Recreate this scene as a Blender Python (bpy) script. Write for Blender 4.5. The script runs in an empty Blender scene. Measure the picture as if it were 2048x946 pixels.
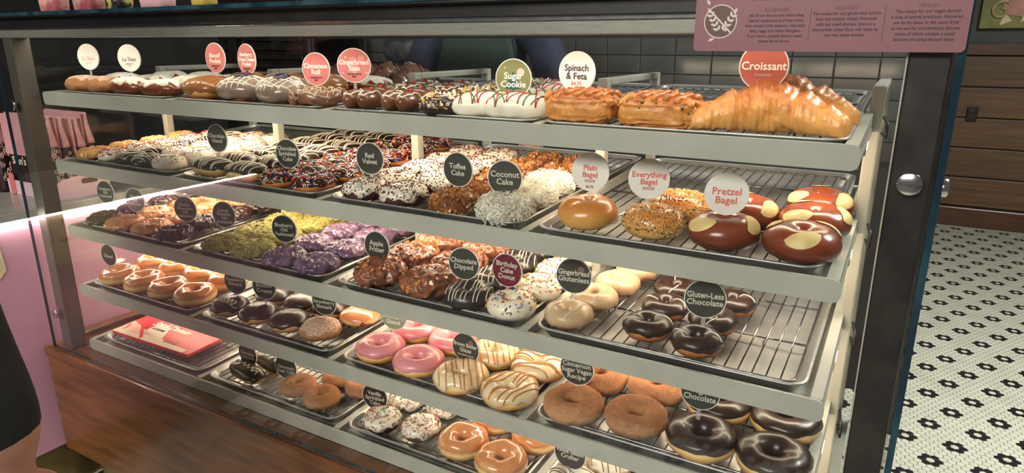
import bpy, bmesh, math, random
import numpy as np
from mathutils import Vector, Matrix, Euler, noise
from mathutils.bvhtree import BVHTree

PI = math.pi
random.seed(7)
sc = bpy.context.scene
col = sc.collection

# ------------------------------------------------------------------ camera
cam_d = bpy.data.cameras.new('camera')
cam_d.sensor_width = 36.0
cam_d.lens = 1344.24 * 36.0 / 2048.0
cam_d.clip_start = 0.02
cam = bpy.data.objects.new('camera', cam_d)
col.objects.link(cam)
CAM = Vector((1.9707, -0.9577, 1.3753))
cam.location = CAM
cam.rotation_euler = (PI / 2 - 0.2813, 0, 0.5217)
sc.camera = cam

# ------------------------------------------------------------------ exposure, world, room lamps
sc.view_settings.view_transform = 'Standard'
sc.view_settings.look = 'None'
sc.view_settings.gamma = 1.0
sc.view_settings.use_curve_mapping = False
sc.view_settings.exposure = 0.0
LED_MAIN = 33.0       # strips under the shelves
LED_HEAD = 13.0       # strip in the header
LED_COUNTER = 60.0
w = bpy.data.worlds.new('room'); sc.world = w
w.use_nodes = True
w.node_tree.nodes['Background'].inputs[0].default_value = (1.0, 0.96, 0.91, 1)
w.node_tree.nodes['Background'].inputs[1].default_value = 0.11


def area(name, loc, rot, sx, sy, power, c):
    d = bpy.data.lights.new(name, 'AREA')
    d.shape = 'RECTANGLE'; d.size = sx; d.size_y = sy; d.energy = power; d.color = c
    o = bpy.data.objects.new(name, d); col.objects.link(o)
    o.location = loc; o.rotation_euler = rot
    return o


area('ceiling_lamp', (1.1, -3.6, 2.7), (math.radians(48), 0, 0), 2.6, 0.8, 165, (1.0, 0.95, 0.87))
area('ceiling_lamp', (3.2, 1.6, 2.9), (0, 0, 0), 0.9, 0.9, 120, (1.0, 0.97, 0.88))
area('ceiling_lamp', (0.6, 1.3, 2.8), (0, 0, 0), 1.2, 0.3, 9, (1.0, 0.95, 0.88))


# ------------------------------------------------------------------ helpers
def lin(c):
    c = c / 255.0
    return c / 12.92 if c <= 0.04045 else ((c + 0.055) / 1.055) ** 2.4


def rgb(r, g, b):
    return (lin(r), lin(g), lin(b), 1.0)


MATS = {}


def mat(name, c, rough=0.5, metal=0.0, c2=None, nscale=30.0, lo=0.4, hi=0.6, bump=0.0, bscale=60.0,
        coat=0.0, sss=0.0, rand=0.0, emit=None, estr=0.0, spec=0.5, stretch=None, alpha=1.0, detail=4.0):
    if name in MATS:
        return MATS[name]
    m = bpy.data.materials.new(name); MATS[name] = m
    m.use_nodes = True
    nt = m.node_tree; N = nt.nodes; L = nt.links
    b = N['Principled BSDF']
    b.inputs['Base Color'].default_value = c
    b.inputs['Roughness'].default_value = rough
    b.inputs['Metallic'].default_value = metal
    b.inputs['Specular IOR Level'].default_value = spec
    b.inputs['Coat Weight'].default_value = coat
    b.inputs['Coat Roughness'].default_value = 0.12
    b.inputs['Alpha'].default_value = alpha
    if sss:
        b.inputs['Subsurface Weight'].default_value = sss
        b.inputs['Subsurface Radius'].default_value = (0.006, 0.003, 0.0015)
        b.inputs['Subsurface Scale'].default_value = 0.5
    tc = N.new('ShaderNodeTexCoord')
    src = tc.outputs['Object']
    if stretch:
        mp = N.new('ShaderNodeMapping'); mp.inputs['Scale'].default_value = stretch
        L.new(src, mp.inputs['Vector']); src = mp.outputs['Vector']
    out = None
    if c2 is not None:
        n = N.new('ShaderNodeTexNoise'); n.inputs['Scale'].default_value = nscale
        n.inputs['Detail'].default_value = detail
        L.new(src, n.inputs['Vector'])
        r = N.new('ShaderNodeValToRGB')
        r.color_ramp.elements[0].position = lo; r.color_ramp.elements[0].color = c
        r.color_ramp.elements[1].position = hi; r.color_ramp.elements[1].color = c2
        L.new(n.outputs['Fac'], r.inputs['Fac'])
        out = r.outputs['Color']
    if rand:
        oi = N.new('ShaderNodeObjectInfo')
        mr = N.new('ShaderNodeMapRange')
        mr.inputs['To Min'].default_value = 1 - rand; mr.inputs['To Max'].default_value = 1 + rand
        L.new(oi.outputs['Random'], mr.inputs['Value'])
        hs = N.new('ShaderNodeHueSaturation'); hs.inputs['Color'].default_value = c
        if out:
            L.new(out, hs.inputs['Color'])
        L.new(mr.outputs['Result'], hs.inputs['Value'])
        out = hs.outputs['Color']
    if out:
        L.new(out, b.inputs['Base Color'])
    if bump:
        n2 = N.new('ShaderNodeTexNoise'); n2.inputs['Scale'].default_value = bscale
        n2.inputs['Detail'].default_value = 5.0
        L.new(src, n2.inputs['Vector'])
        bp = N.new('ShaderNodeBump'); bp.inputs['Strength'].default_value = bump
        bp.inputs['Distance'].default_value = 0.004
        L.new(n2.outputs['Fac'], bp.inputs['Height'])
        L.new(bp.outputs['Normal'], b.inputs['Normal'])
    if emit is not None:
        b.inputs['Emission Color'].default_value = emit
        b.inputs['Emission Strength'].default_value = estr
    return m


def dough(name, stops, rough=0.5, coat=0.0, c_noise=0.25, bump=0.25, bscale=120, rand=0.08):
    """fried dough: colour by height on the piece (brown crust, pale proofing ring), mottled"""
    if name in MATS:
        return MATS[name]
    m = bpy.data.materials.new(name); MATS[name] = m
    m.use_nodes = True
    nt = m.node_tree; N = nt.nodes; L = nt.links
    b = N['Principled BSDF']
    b.inputs['Roughness'].default_value = rough
    b.inputs['Coat Weight'].default_value = coat
    b.inputs['Coat Roughness'].default_value = 0.2
    tc = N.new('ShaderNodeTexCoord')
    sx = N.new('ShaderNodeSeparateXYZ'); L.new(tc.outputs['Generated'], sx.inputs[0])
    n = N.new('ShaderNodeTexNoise'); n.inputs['Scale'].default_value = 55; n.inputs['Detail'].default_value = 4
    L.new(tc.outputs['Object'], n.inputs['Vector'])
    ma = N.new('ShaderNodeMath'); ma.operation = 'MULTIPLY_ADD'
    L.new(n.outputs['Fac'], ma.inputs[0]); ma.inputs[1].default_value = c_noise
    sub = N.new('ShaderNodeMath'); sub.operation = 'SUBTRACT'
    L.new(sx.outputs['Z'], sub.inputs[0]); sub.inputs[1].default_value = c_noise * 0.5
    L.new(sub.outputs[0], ma.inputs[2])
    r = N.new('ShaderNodeValToRGB')
    while len(r.color_ramp.elements) < len(stops):
        r.color_ramp.elements.new(0.5)
    for e, (p, cc) in zip(r.color_ramp.elements, stops):
        e.position = p; e.color = cc
    L.new(ma.outputs[0], r.inputs['Fac'])
    oi = N.new('ShaderNodeObjectInfo')
    mr = N.new('ShaderNodeMapRange')
    mr.inputs['To Min'].default_value = 1 - rand; mr.inputs['To Max'].default_value = 1 + rand
    L.new(oi.outputs['Random'], mr.inputs['Value'])
    hs = N.new('ShaderNodeHueSaturation')
    L.new(r.outputs['Color'], hs.inputs['Color']); L.new(mr.outputs['Result'], hs.inputs['Value'])
    L.new(hs.outputs['Color'], b.inputs['Base Color'])
    n2 = N.new('ShaderNodeTexNoise'); n2.inputs['Scale'].default_value = bscale; n2.inputs['Detail'].default_value = 5
    L.new(tc.outputs['Object'], n2.inputs['Vector'])
    bp = N.new('ShaderNodeBump'); bp.inputs['Strength'].default_value = bump; bp.inputs['Distance'].default_value = 0.003
    L.new(n2.outputs['Fac'], bp.inputs['Height']); L.new(bp.outputs['Normal'], b.inputs['Normal'])
    return m


def pane_material(name, tint=(0.97, 0.985, 0.98, 1), gl=1.0):
    """clear flat glass: lets light straight through, mirrors by Fresnel"""
    if name in MATS:
        return MATS[name]
    m = bpy.data.materials.new(name); MATS[name] = m
    m.use_nodes = True
    nt = m.node_tree; N = nt.nodes; L = nt.links
    for n in list(N):
        N.remove(n)
    o = N.new('ShaderNodeOutputMaterial'); t = N.new('ShaderNodeBsdfTransparent'); g = N.new('ShaderNodeBsdfGlossy')
    t.inputs[0].default_value = tint; g.inputs['Roughness'].default_value = 0.0
    lw = N.new('ShaderNodeLayerWeight')          # Schlick reflectance, the same from both sides of the thin pane
    pw = N.new('ShaderNodeMath'); pw.operation = 'POWER'; L.new(lw.outputs['Facing'], pw.inputs[0]); pw.inputs[1].default_value = 5.0
    fr = N.new('ShaderNodeMath'); fr.operation = 'MULTIPLY_ADD'; L.new(pw.outputs[0], fr.inputs[0]); fr.inputs[1].default_value = 0.965; fr.inputs[2].default_value = 0.035
    mx = N.new('ShaderNodeMixShader')
    L.new(fr.outputs[0], mx.inputs[0]); L.new(t.outputs[0], mx.inputs[1]); L.new(g.outputs[0], mx.inputs[2])
    L.new(mx.outputs[0], o.inputs[0])
    return m


class G:
    """collects geometry; one mesh per build"""
    def __init__(s):
        s.v = []; s.f = []; s.m = []

    def add(s, vs, fs, mi=0, M=None):
        k = len(s.v)
        if M is not None:
            vs = [tuple(M @ Vector(p)) for p in vs]
        s.v.extend(vs)
        s.f.extend([tuple(i + k for i in f) for f in fs])
        s.m.extend([mi] * len(fs))

    def box(s, x0, x1, y0, y1, z0, z1, mi=0, bev=0.0, M=None):
        if bev <= 0:
            vs = [(x0, y0, z0), (x1, y0, z0), (x1, y1, z0), (x0, y1, z0), (x0, y0, z1), (x1, y0, z1), (x1, y1, z1), (x0, y1, z1)]
            fs = [(3, 2, 1, 0), (4, 5, 6, 7), (0, 1, 5, 4), (1, 2, 6, 5), (2, 3, 7, 6), (3, 0, 4, 7)]
            s.add(vs, fs, mi, M)
        else:
            b = min(bev, (x1 - x0) * .45, (y1 - y0) * .45, (z1 - z0) * .45)
            bm = bmesh.new()
            bmesh.ops.create_cube(bm, size=1.0, matrix=Matrix.Translation(((x0 + x1) / 2, (y0 + y1) / 2, (z0 + z1) / 2)) @ Matrix.Diagonal((x1 - x0, y1 - y0, z1 - z0, 1)))
            bmesh.ops.bevel(bm, geom=bm.edges[:], offset=b, segments=2, affect='EDGES', profile=0.5)
            bm.verts.index_update()
            s.add([tuple(v.co) for v in bm.verts], [tuple(v.index for v in f.verts) for f in bm.faces], mi, M)
            bm.free()

    def tube(s, pts, r, n=6, closed=False, mi=0, caps=True, M=None):
        pts = [Vector(p) for p in pts]
        k = len(pts)
        rr = r if isinstance(r, (list, tuple)) else [r] * k
        vs = []; fs = []
        ref = Vector((0, 0, 1))
        prevu = None
        for i, p in enumerate(pts):
            a = pts[(i - 1) % k] if (closed or i > 0) else p
            b = pts[(i + 1) % k] if (closed or i < k - 1) else p
            t = b - a
            if t.length < 1e-9:
                t = Vector((1, 0, 0))
            t.normalize()
            if prevu is None:
                u = t.cross(ref)
                if u.length < 1e-3:
                    u = t.cross(Vector((1, 0, 0)))
            else:
                u = prevu - t * prevu.dot(t)
                if u.length < 1e-4:
                    u = t.cross(ref)
            u.normalize(); prevu = u
            w_ = t.cross(u)
            for j in range(n):
                an = 2 * PI * j / n
                vs.append(tuple(p + (u * math.cos(an) + w_ * math.sin(an)) * rr[i]))
        segs = k if closed else k - 1
        for i in range(segs):
            for j in range(n):
                a = i * n + j; b = i * n + (j + 1) % n
                c = ((i + 1) % k) * n + (j + 1) % n; d = ((i + 1) % k) * n + j
                fs.append((a, d, c, b))
        if caps and not closed:
            fs.append(tuple(range(n)))
            fs.append(tuple(reversed(range((k - 1) * n, k * n))))
        s.add(vs, fs, mi, M)

    def prism(s, poly, z0, z1, mi=0, M=None):
        n = len(poly)
        vs = [(x, y, z0) for x, y in poly] + [(x, y, z1) for x, y in poly]
        fs = [tuple(reversed(range(n))), tuple(range(n, 2 * n))]
        fs += [(i, (i + 1) % n, (i + 1) % n + n, i + n) for i in range(n)]
        s.add(vs, fs, mi, M)

    def loops(s, L, mi=0, cap0=True, cap1=True, M=None):
        n = len(L[0]); vs = [p for l in L for p in l]; fs = []
        for i in range(len(L) - 1):
            for j in range(n):
                fs.append((i * n + j, i * n + (j + 1) % n, (i + 1) * n + (j + 1) % n, (i + 1) * n + j))
        if cap0:
            fs.append(tuple(reversed(range(n))))
        if cap1:
            fs.append(tuple(range((len(L) - 1) * n, len(L) * n)))
        s.add(vs, fs, mi, M)

    def lathe(s, prof, n=24, mi=0, M=None):
        s.loops([[(r * math.cos(2 * PI * j / n), r * math.sin(2 * PI * j / n), z) for j in range(n)] for r, z in prof], mi, True, True, M)

    def mesh(s, name, mats, smooth=True):
        me = bpy.data.meshes.new(name)
        me.from_pydata(s.v, [], s.f)
        for m in (mats if isinstance(mats, (list, tuple)) else [mats]):
            me.materials.append(m)
        if any(s.m):
            me.polygons.foreach_set('material_index', s.m)
        if smooth:
            me.polygons.foreach_set('use_smooth', [True] * len(s.f))
        me.update()
        return me

    def build(s, name, mats, parent=None, smooth=False, **kw):
        return put(name, s.mesh(name, mats, smooth), parent, **kw)


def put(name, me, parent=None, loc=None, label=None, cat=None, group=None, kind=None):
    o = bpy.data.objects.new(name, me)
    col.objects.link(o)
    if parent is not None:
        o.parent = parent
    if loc is not None:
        o.location = loc
    return tag(o, label, cat, group, kind)


def tag(o, label=None, cat=None, group=None, kind=None):
    if label: o['label'] = label
    if cat: o['category'] = cat
    if group: o['group'] = group
    if kind: o['kind'] = kind
    return o


def empty(name, loc=(0, 0, 0), rot=(0, 0, 0), **kw):
    o = bpy.data.objects.new(name, None)
    o.empty_display_size = 0.02
    col.objects.link(o)
    o.rotation_mode = 'ZYX'
    o.location = loc; o.rotation_euler = rot
    return tag(o, **kw)


def rrect(w_, h_, r, seg=4, cx=0, cy=0, z=None):
    pts = []
    for qx, qy, a0 in ((1, 1, 0), (-1, 1, 90), (-1, -1, 180), (1, -1, 270)):
        for k in range(seg + 1):
            a = math.radians(a0 + 90 * k / seg)
            p = (cx + qx * (w_ / 2 - r) + r * math.cos(a), cy + qy * (h_ / 2 - r) + r * math.sin(a))
            pts.append(p if z is None else (*p, z))
    return pts


def text_mesh(body, size, depth=0.0004, bold=0.0, align='CENTER', shear=0.0, spacing=1.0, line=1.0):
    cu = bpy.data.curves.new('lettering', 'FONT')
    cu.body = body; cu.size = size; cu.extrude = depth; cu.offset = bold; cu.shear = shear
    cu.align_x = align; cu.align_y = 'CENTER'; cu.resolution_u = 2; cu.space_character = spacing; cu.space_line = line
    o = bpy.data.objects.new('lettering_source', cu)
    col.objects.link(o)
    dg = bpy.context.evaluated_depsgraph_get()
    me = bpy.data.meshes.new_from_object(o.evaluated_get(dg))
    bpy.data.objects.remove(o); bpy.data.curves.remove(cu)
    me.name = 'lettering'
    return me


def text_into(g, body, size, x, y, mi=0, bold=0.0, z=0.0, maxw=None, **kw):
    """flat lettering laid in the XY plane of g, around (x, y)"""
    me = text_mesh(body, size, bold=bold, **kw)
    vs = [tuple(v.co) for v in me.vertices]
    if vs:
        wd = max(v[0] for v in vs) - min(v[0] for v in vs)
        k = 1.0 if not maxw or wd <= maxw else maxw / wd
        g.add([(v[0] * k + x, v[1] * (1.0 if k > .75 else k / .75) + y, v[2] + z) for v in vs], [tuple(p.vertices) for p in me.polygons], mi)
    bpy.data.meshes.remove(me)


UP = Matrix.Rotation(PI / 2, 4, 'X')      # XY drawing -> upright, facing -Y


def upright(me):
    me.transform(UP); me.update(); return me


# shelves: local x along the case, y into the case, dz above the front edge; all tip up to the back a little
TILT = 0.04
SZ = {1: 1.25, 2: 1.0685, 3: 0.8865, 4: 0.7103, 5: 0.5401}
CT, ST = math.cos(TILT), math.sin(TILT)


def SH(s, x, y, dz=0.0):
    return (x, y * CT - dz * ST, SZ[s] + y * ST + dz * CT)


# ------------------------------------------------------------------ materials of the place
M_white = mat('painted_white', rgb(178, 176, 164), 0.45, c2=rgb(170, 168, 157), nscale=8, bump=0.03, bscale=300)
M_steel = mat('brushed_steel', rgb(152, 147, 138), 0.38, 0.3, c2=rgb(138, 133, 126), nscale=40, stretch=(1, 1, 30))
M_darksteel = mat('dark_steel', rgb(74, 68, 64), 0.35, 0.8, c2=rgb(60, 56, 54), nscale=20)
M_poststeel = mat('post_steel', rgb(104, 97, 89), 0.38, 0.35, c2=rgb(92, 86, 80), nscale=40, stretch=(1, 1, 30))
M_black = mat('black_metal', rgb(26, 25, 25), 0.4, 0.3, c2=rgb(34, 32, 31), nscale=15)
M_alu = mat('pan_aluminium', rgb(188, 187, 182), 0.36, 0.62, c2=rgb(168, 167, 164), nscale=12, bump=0.05, bscale=40)
M_wire = mat('rack_chrome', rgb(150, 150, 152), 0.25, 1.0, c2=rgb(110, 108, 106), nscale=60)
M_wood = mat('walnut', rgb(122, 76, 40), 0.36, c2=rgb(76, 46, 24), nscale=5, lo=0.3, hi=0.72, stretch=(1.2, 6, 9), bump=0.05, bscale=30, coat=0.3, detail=8)
M_wooddk = mat('walnut_dark', rgb(92, 54, 32), 0.35, c2=rgb(66, 38, 22), nscale=6, lo=0.3, hi=0.7, stretch=(1, 8, 8), coat=0.3)
M_brass = mat('brass_kick', rgb(140, 122, 84), 0.38, 0.85, c2=rgb(112, 98, 66), nscale=14)
M_glass = pane_material('clear_pane')
M_glassedge = mat('glass_edge', rgb(40, 74, 84), 0.12, c2=rgb(20, 42, 54), nscale=6, stretch=(3, 3, 1), coat=0.5)
M_pink = mat('pink_laminate', rgb(214, 162, 184), 0.42, c2=rgb(206, 154, 176), nscale=4, coat=0.2)
M_stone = mat('grey_stone', rgb(176, 174, 166), 0.25, c2=rgb(142, 142, 138), nscale=5, lo=0.35, hi=0.7, detail=9)
M_chrome = mat('chrome', rgb(210, 208, 204), 0.18, 1.0, c2=rgb(190, 188, 185), nscale=80)


def led(name, c, st):
    return mat(name, (0.9, 0.9, 0.9, 1), 0.5, emit=c, estr=st)


M_led = led('led_warm', (1.0, 0.80, 0.58, 1), LED_MAIN)
M_ledw = led('led_head', (1.0, 0.87, 0.70, 1), LED_HEAD)
M_ledc = led('led_counter', (1.0, 0.93, 0.76, 1), LED_COUNTER)
# ------------------------------------------------------------------ floor: hexagon mosaic with black flowers
fl = G(); fl.box(-4.0, 5.2, -4.2, 5.3, -0.06, -0.0012)
floor = fl.build('floor', mat('grout', rgb(92, 90, 84), 0.8, c2=rgb(80, 78, 74), nscale=60), kind='structure')
M_tw = mat('tile_white', rgb(206, 208, 192), 0.3, c2=rgb(196, 198, 182), nscale=9, rand=0.05)
M_tb = mat('tile_black', rgb(26, 25, 27), 0.35, c2=rgb(36, 34, 36), nscale=14)
HP = 0.0254; HR = HP / math.sqrt(3) * 0.93


def hexmesh(name, m):
    g = G()
    a = [(HR * math.cos(PI / 6 + k * PI / 3), HR * math.sin(PI / 6 + k * PI / 3)) for k in range(6)]
    g.loops([[(x, y, -0.001) for x, y in a], [(x, y, 0.0008) for x, y in a], [(x * .93, y * .93, 0.0014) for x, y in a]], 0, False, True)
    return g.mesh(name, m, False)


def black_at(q, r):
    q %= 6; r %= 6
    return (q, r) in ((1, 0), (5, 0), (0, 1), (0, 5), (5, 1), (1, 5))


def build_tiles():
    ox, oy = 2.293, 1.621
    near = []; cells = []
    F = Vector((math.sin(-.5217) * math.cos(-.2813), math.cos(-.5217) * math.cos(-.2813), math.sin(-.2813)))
    R_ = Vector((math.cos(.5217), math.sin(.5217), 0)); U_ = R_.cross(F)
    h = HP * math.sqrt(3) / 2
    for r in range(int((-1.3 - oy) / h), int((5.18 - oy) / h) + 1):
        y = oy + r * h
        for q in range(int((-1.3 - ox) / HP - r / 2), int((4.3 - ox) / HP - r / 2) + 1):
            x = ox + HP * (q + r / 2)
            if (x < 1.99 and 0.06 < y < 0.66) or (x < 2.0 and y > 1.9):      # under the case and inside the walls
                continue
            cells.append((x, y, black_at(q, r)))
            if x > 1.95 and y > 0.9 and y < 2.2:
                d = Vector((x, y, 0)) - CAM; c = d.dot(F)
                u = 1024 + 1344.24 * d.dot(R_) / c; v = 473 - 1344.24 * d.dot(U_) / c
                if 1770 + (946 - v) * .17 < u < 2050 and v < 950:
                    near.append((c, len(cells) - 1))
    near.sort()
    pick = set(i for _, i in near[:300])
    mw, mb = hexmesh('tile', M_tw), hexmesh('tile', M_tb)
    for i in pick:
        x, y, b = cells[i]
        put('tile', mb if b else mw, floor, (x, y, 0))
    C = np.array([(x, y, b) for i, (x, y, b) in enumerate(cells) if i not in pick])
    n = len(C)
    a = np.array([(HR * math.cos(PI / 6 + k * PI / 3), HR * math.sin(PI / 6 + k * PI / 3)) for k in range(6)])
    V = np.zeros((n, 6, 3), np.float32); V[:, :, :2] = C[:, None, :2] + a[None]; V[:, :, 2] = 0.0012
    me = bpy.data.meshes.new('mosaic')
    me.vertices.add(n * 6); me.vertices.foreach_set('co', V.ravel())
    me.loops.add(n * 6); me.loops.foreach_set('vertex_index', np.arange(n * 6, dtype=np.int32))
    me.polygons.add(n); me.polygons.foreach_set('loop_start', np.arange(0, n * 6, 6, dtype=np.int32))
    me.materials.append(M_tw); me.materials.append(M_tb)
    me.polygons.foreach_set('material_index', C[:, 2].astype(np.int32))
    me.update(calc_edges=True); me.validate()
    put('mosaic_tiles', me, floor, kind='stuff')


build_tiles()

# ------------------------------------------------------------------ walls behind
M_wall = mat('dark_wall', rgb(52, 50, 48), 0.7, c2=rgb(46, 44, 43), nscale=6)
M_tilew = mat('grey_wall_tile', rgb(84, 84, 80), 0.12, c2=rgb(72, 72, 70), nscale=5, rand=0.10, coat=0.4)
g = G(); g.box(-3.6, 2.06, 1.90, 2.0, 0.0, 3.0)
wb = g.build('wall_back', M_wall, kind='structure')
tg = G(); tg.box(-.0745, .0745, -.006, 0, -.0365, .0365, 0, 0.003)
tm = tg.mesh('tile', M_tilew, False)
for j in range(11):
    for i in range(22):
        x = -1.24 + i * .152
        if -0.42 < x < 0.25 and j > 2:       # doorway to the store shelf
            continue
        put('tile', tm, wb, (x, 1.8985, 0.98 + j * .076))
g = G(); g.box(2.0, 2.06, 2.0, 5.2, 0, 3.0); g.build('wall_passage', M_wall, kind='structure')
g = G(); g.box(-3.7, -3.6, -4, 2.0, 0, 3.0); g.build('wall_left', M_wall, kind='structure')
g = G(); g.box(2.0, 5.2, 5.2, 5.3, 0, 3.0)
wf = g.build('wall_far', mat('slate_wall', rgb(70, 72, 72), 0.6, c2=rgb(62, 64, 64), nscale=4), kind='structure')
M_plank = mat('plank_wood', rgb(108, 78, 50), 0.45, c2=rgb(74, 52, 34), nscale=3, lo=.3, hi=.75, stretch=(1, 1, 14), rand=.12, detail=8)
for j in range(5):
    for x0, x1 in ((2.07, 2.99),):
        g = G(); g.box(x0, x1, 5.176, 5.2, .16 + j * .225, .16 + (j + 1) * .225 - .008, 0, .006)
        g.build('plank', M_plank, wf)
g = G(); g.box(2.06, 3.02, 5.15, 5.2, 0.0, 0.15, 0, .01); g.build('baseboard_far', M_wooddk, kind='structure')
g = G(); g.box(2.06, 3.02, 5.15, 5.2, 1.285, 1.37, 0, .008); g.build('trim_1', M_wooddk, kind='structure')
g = G(); g.box(3.02, 3.14, 4.6, 5.2, 0, 2.9, 0, .01); g.build('trim_2', M_black, kind='structure')
# outlet on the planks
t = empty('wall_outlet', (2.42, 5.17, 0.86), label='small black outlet on the wooden wall planks behind the glass post', cat='outlet')
g = G(); g.box(-.035, .035, -.008, .004, -.055, .055, 0, .004); g.build('cover_plate', M_black, t)
g = G()
for zz in (-.022, .022): g.box(-.014, .014, -.011, -.007, zz - .012, zz + .012, 0, .003)
g.build('socket', M_darksteel, t)

# painted panel with scrolls
t = empty('wall_art', (2.62, 5.15, 1.47), label='painted panel with gold scrolls on green and pink ground, on far wall', cat='artwork')
g = G(); g.box(-.26, .26, -.0, .04, 0, .9, 0, .004); g.build('board', mat('art_green', rgb(128, 130, 64), .5, c2=rgb(98, 96, 50), nscale=7), t)
g = G(); g.prism([(-.12, .10), (.08, .06), (.16, .3), (.12, .6), (.02, .84), (-.1, .7), (-.2, .4)], 0, .004)
me = g.mesh('pink_ground', mat('art_pink', rgb(196, 138, 122), .5, c2=rgb(176, 118, 104), nscale=9), False)
upright(me); put('pink_ground', me, t, (0, -.001, 0))
M_gold = mat('art_gold', rgb(186, 172, 128), .4, c2=rgb(160, 144, 98), nscale=20)
for cx, cz, r0, turn, a0 in ((-.05, .46, .11, 1.4, 0.3), (.1, .22, .09, -1.5, 2.2), (-.14, .12, .07, 1.3, 1.0), (.06, .68, .1, 1.5, 4.0)):
    g = G(); pts = []
    for k in range(30):
        q = k / 29; a = a0 + turn * 2 * PI * q * .85; r = r0 * (1 - .8 * q)
        pts.append((cx + r * math.cos(a), -.008, cz + r * math.sin(a)))
    g.tube(pts, [.014 * (1 - .5 * k / 29) for k in range(30)], 6); g.build('scroll', M_gold, t, True)
for k in range(3):
    g = G(); g.prism([(0, 0), (.07, .03), (.02, .09)], 0, .004)
    me = g.mesh('leaf', mat('art_cream', rgb(222, 208, 170), .5, c2=rgb(205, 190, 150), nscale=20), False); upright(me)
    put('leaf', me, t, (-.14 + .12 * k, -.005, .02 + .02 * (k % 2)))

# ------------------------------------------------------------------ things in the dark kitchen behind
M_foil = mat('foil', rgb(190, 196, 200), .28, .9, c2=rgb(150, 156, 164), nscale=30, bump=.5, bscale=40)
M_card = mat('cardboard', rgb(176, 146, 96), .8, c2=rgb(160, 130, 84), nscale=20)
t = empty('storage_rack', (-.1, 1.62, 0), label='black wire storage rack in the dark kitchen behind the case', cat='rack')
for x in (-.42, .42):
    for y in (-.18, .18):
        g = G(); g.tube([(x, y, 0), (x, y, 1.85)], .014, 8); g.build('post', M_black, t, True)
for z in (.4, .85, 1.28, 1.7):
    g = G(); g.box(-.43, .43, -.19, .19, z - .02, z, 0, .004); g.build('rack_shelf', M_black, t)
g = G(); g.lathe([(0.001, -.17), (.045, -.17), (.058, -.16), (.062, 0), (.058, .16), (.045, .17), (0.001, .17)], 20)
me = g.mesh('roll', M_foil); me.transform(Matrix.Rotation(PI / 2, 4, 'Y'))
put('foil_roll', me, None, (.04, 1.56, 1.343), label='silver foil wrapped roll lying on the kitchen rack', cat='roll')
t = empty('cardboard_box', (.05, 1.70, 1.28), label='brown cardboard box standing behind the foil roll', cat='box')
g = G(); g.box(-.2, .2, -.06, .06, 0, .19, 0, .003); g.build('carton', M_card, t)
g = G(); g.box(-.205, .205, -.064, -.06, .135, .19, 0, .001); g.build('flap', M_card, t)
g = G()
L = []
for i in range(10):
    z = i / 9
    L.append([((.075 - .03 * z) * math.cos(a) * (1 + .25 * math.sin(5 * a + 4 * z)), (.06 - .02 * z) * math.sin(a) * (1 + .2 * math.sin(4 * a + 6 * z)), z * .17) for a in [2 * PI * j / 20 for j in range(20)]])
g.loops(L)
g.build('plastic_bag', mat('plastic_white', rgb(200, 208, 212), .3, c2=rgb(170, 180, 188), nscale=18, bump=.4), None, True, loc=(.31, 1.57, 1.281), label='crumpled pale plastic bag beside the foil roll on rack', cat='bag')
# louvred dark cabinet
t = empty('louvred_cabinet', (-.95, 1.7, 0), label='dark cabinet with horizontal louvres at the back left of kitchen', cat='cabinet')
g = G(); g.box(-.36, .36, -.16, .16, 0, 1.75, 0, .01); g.build('carcass', M_black, t)
for k in range(10):
    g = G(); g.box(-.3, .3, -.185, -.158, 1.2 + k * .045, 1.2 + k * .045 + .024, 0, .006); g.build('slat', M_darksteel, t)

# ------------------------------------------------------------------ display case
case = empty('display_case', (0.95, -.05, 0), label='large bakery display case with walnut base, steel posts and clear glass', cat='display case')
case.matrix_world = Matrix.Translation((0.95, -.05, 0))


def cpart(g, name, m, smooth=False, parent=None):
    o = g.build(name, m, parent or case, smooth)
    if parent is None:
        o.location = (-.95, .05, 0)
    return o


X0, X1, YG = -0.150, 2.045, -0.047
g = G(); g.box(X0, X1, -.060, -.040, .160, .496, 0, .002); cpart(g, 'front_panel', M_wood)
g = G(); g.box(X0, X0 + .02, -.040, .70, .160, .496); cpart(g, 'side_panel', M_wood)
g = G(); g.box(X1 - .02, X1, -.040, .70, .160, .496); cpart(g, 'side_panel', M_wood)
g = G(); g.box(X0 - .002, X1, -.066, -.0535, .478, .506, 0, .004); cpart(g, 'nosing', M_wood)
g = G(); g.box(X0, X1, -.0525, -.004, .494, .5062, 0, .002); cpart(g, 'front_ledge', M_wood)
g = G(); g.box(X0, -.016, -.003, .70, .494, .5062, 0, .002); cpart(g, 'side_ledge', M_wood)
g = G(); g.box(X0, -.112, .012, .70, .5062, .522, 0, .003); cpart(g, 'side_rail', M_wood)
g = G(); g.box(-.014, 1.96, .0, .70, .488, .5, 0); cpart(g, 'deck', M_white)
g = G(); g.box(X0 + .02, X1 - .05, .02, .03, 0.001, .16); cpart(g, 'toe_kick', M_brass)
# posts
for k, (x0, x1) in enumerate(((-.095, -.050), (1.9675, 2.011))):
    g = G(); g.box(x0, x1, -.036, .009, .5062, 1.39, 0, .0025)
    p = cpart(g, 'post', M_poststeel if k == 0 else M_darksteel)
    bx = (x0 + x1) / 2
    for zz in ((.62, 1.215)):
        g = G(); g.lathe([(0.001, 0), (.0125, 0), (.0135, .0012), (.0135, .0022), (.0125, .003), (0.001, .0031)], 20, M=Matrix.Translation((bx, YG - .0041, zz)) @ Matrix.Rotation(PI / 2, 4, 'X'))
        g.build('glass_standoff', M_chrome, p, True)
g = G(); g.box(1.9655, 1.9672, -.0368, -.033, .5062, 1.386); cpart(g, 'post_edge_trim', mat('pale_steel', rgb(206, 196, 178), .3, .3, c2=rgb(190, 180, 164), nscale=30))  # highlight along the post's bevelled edge, built as a thin pale strip
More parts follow.
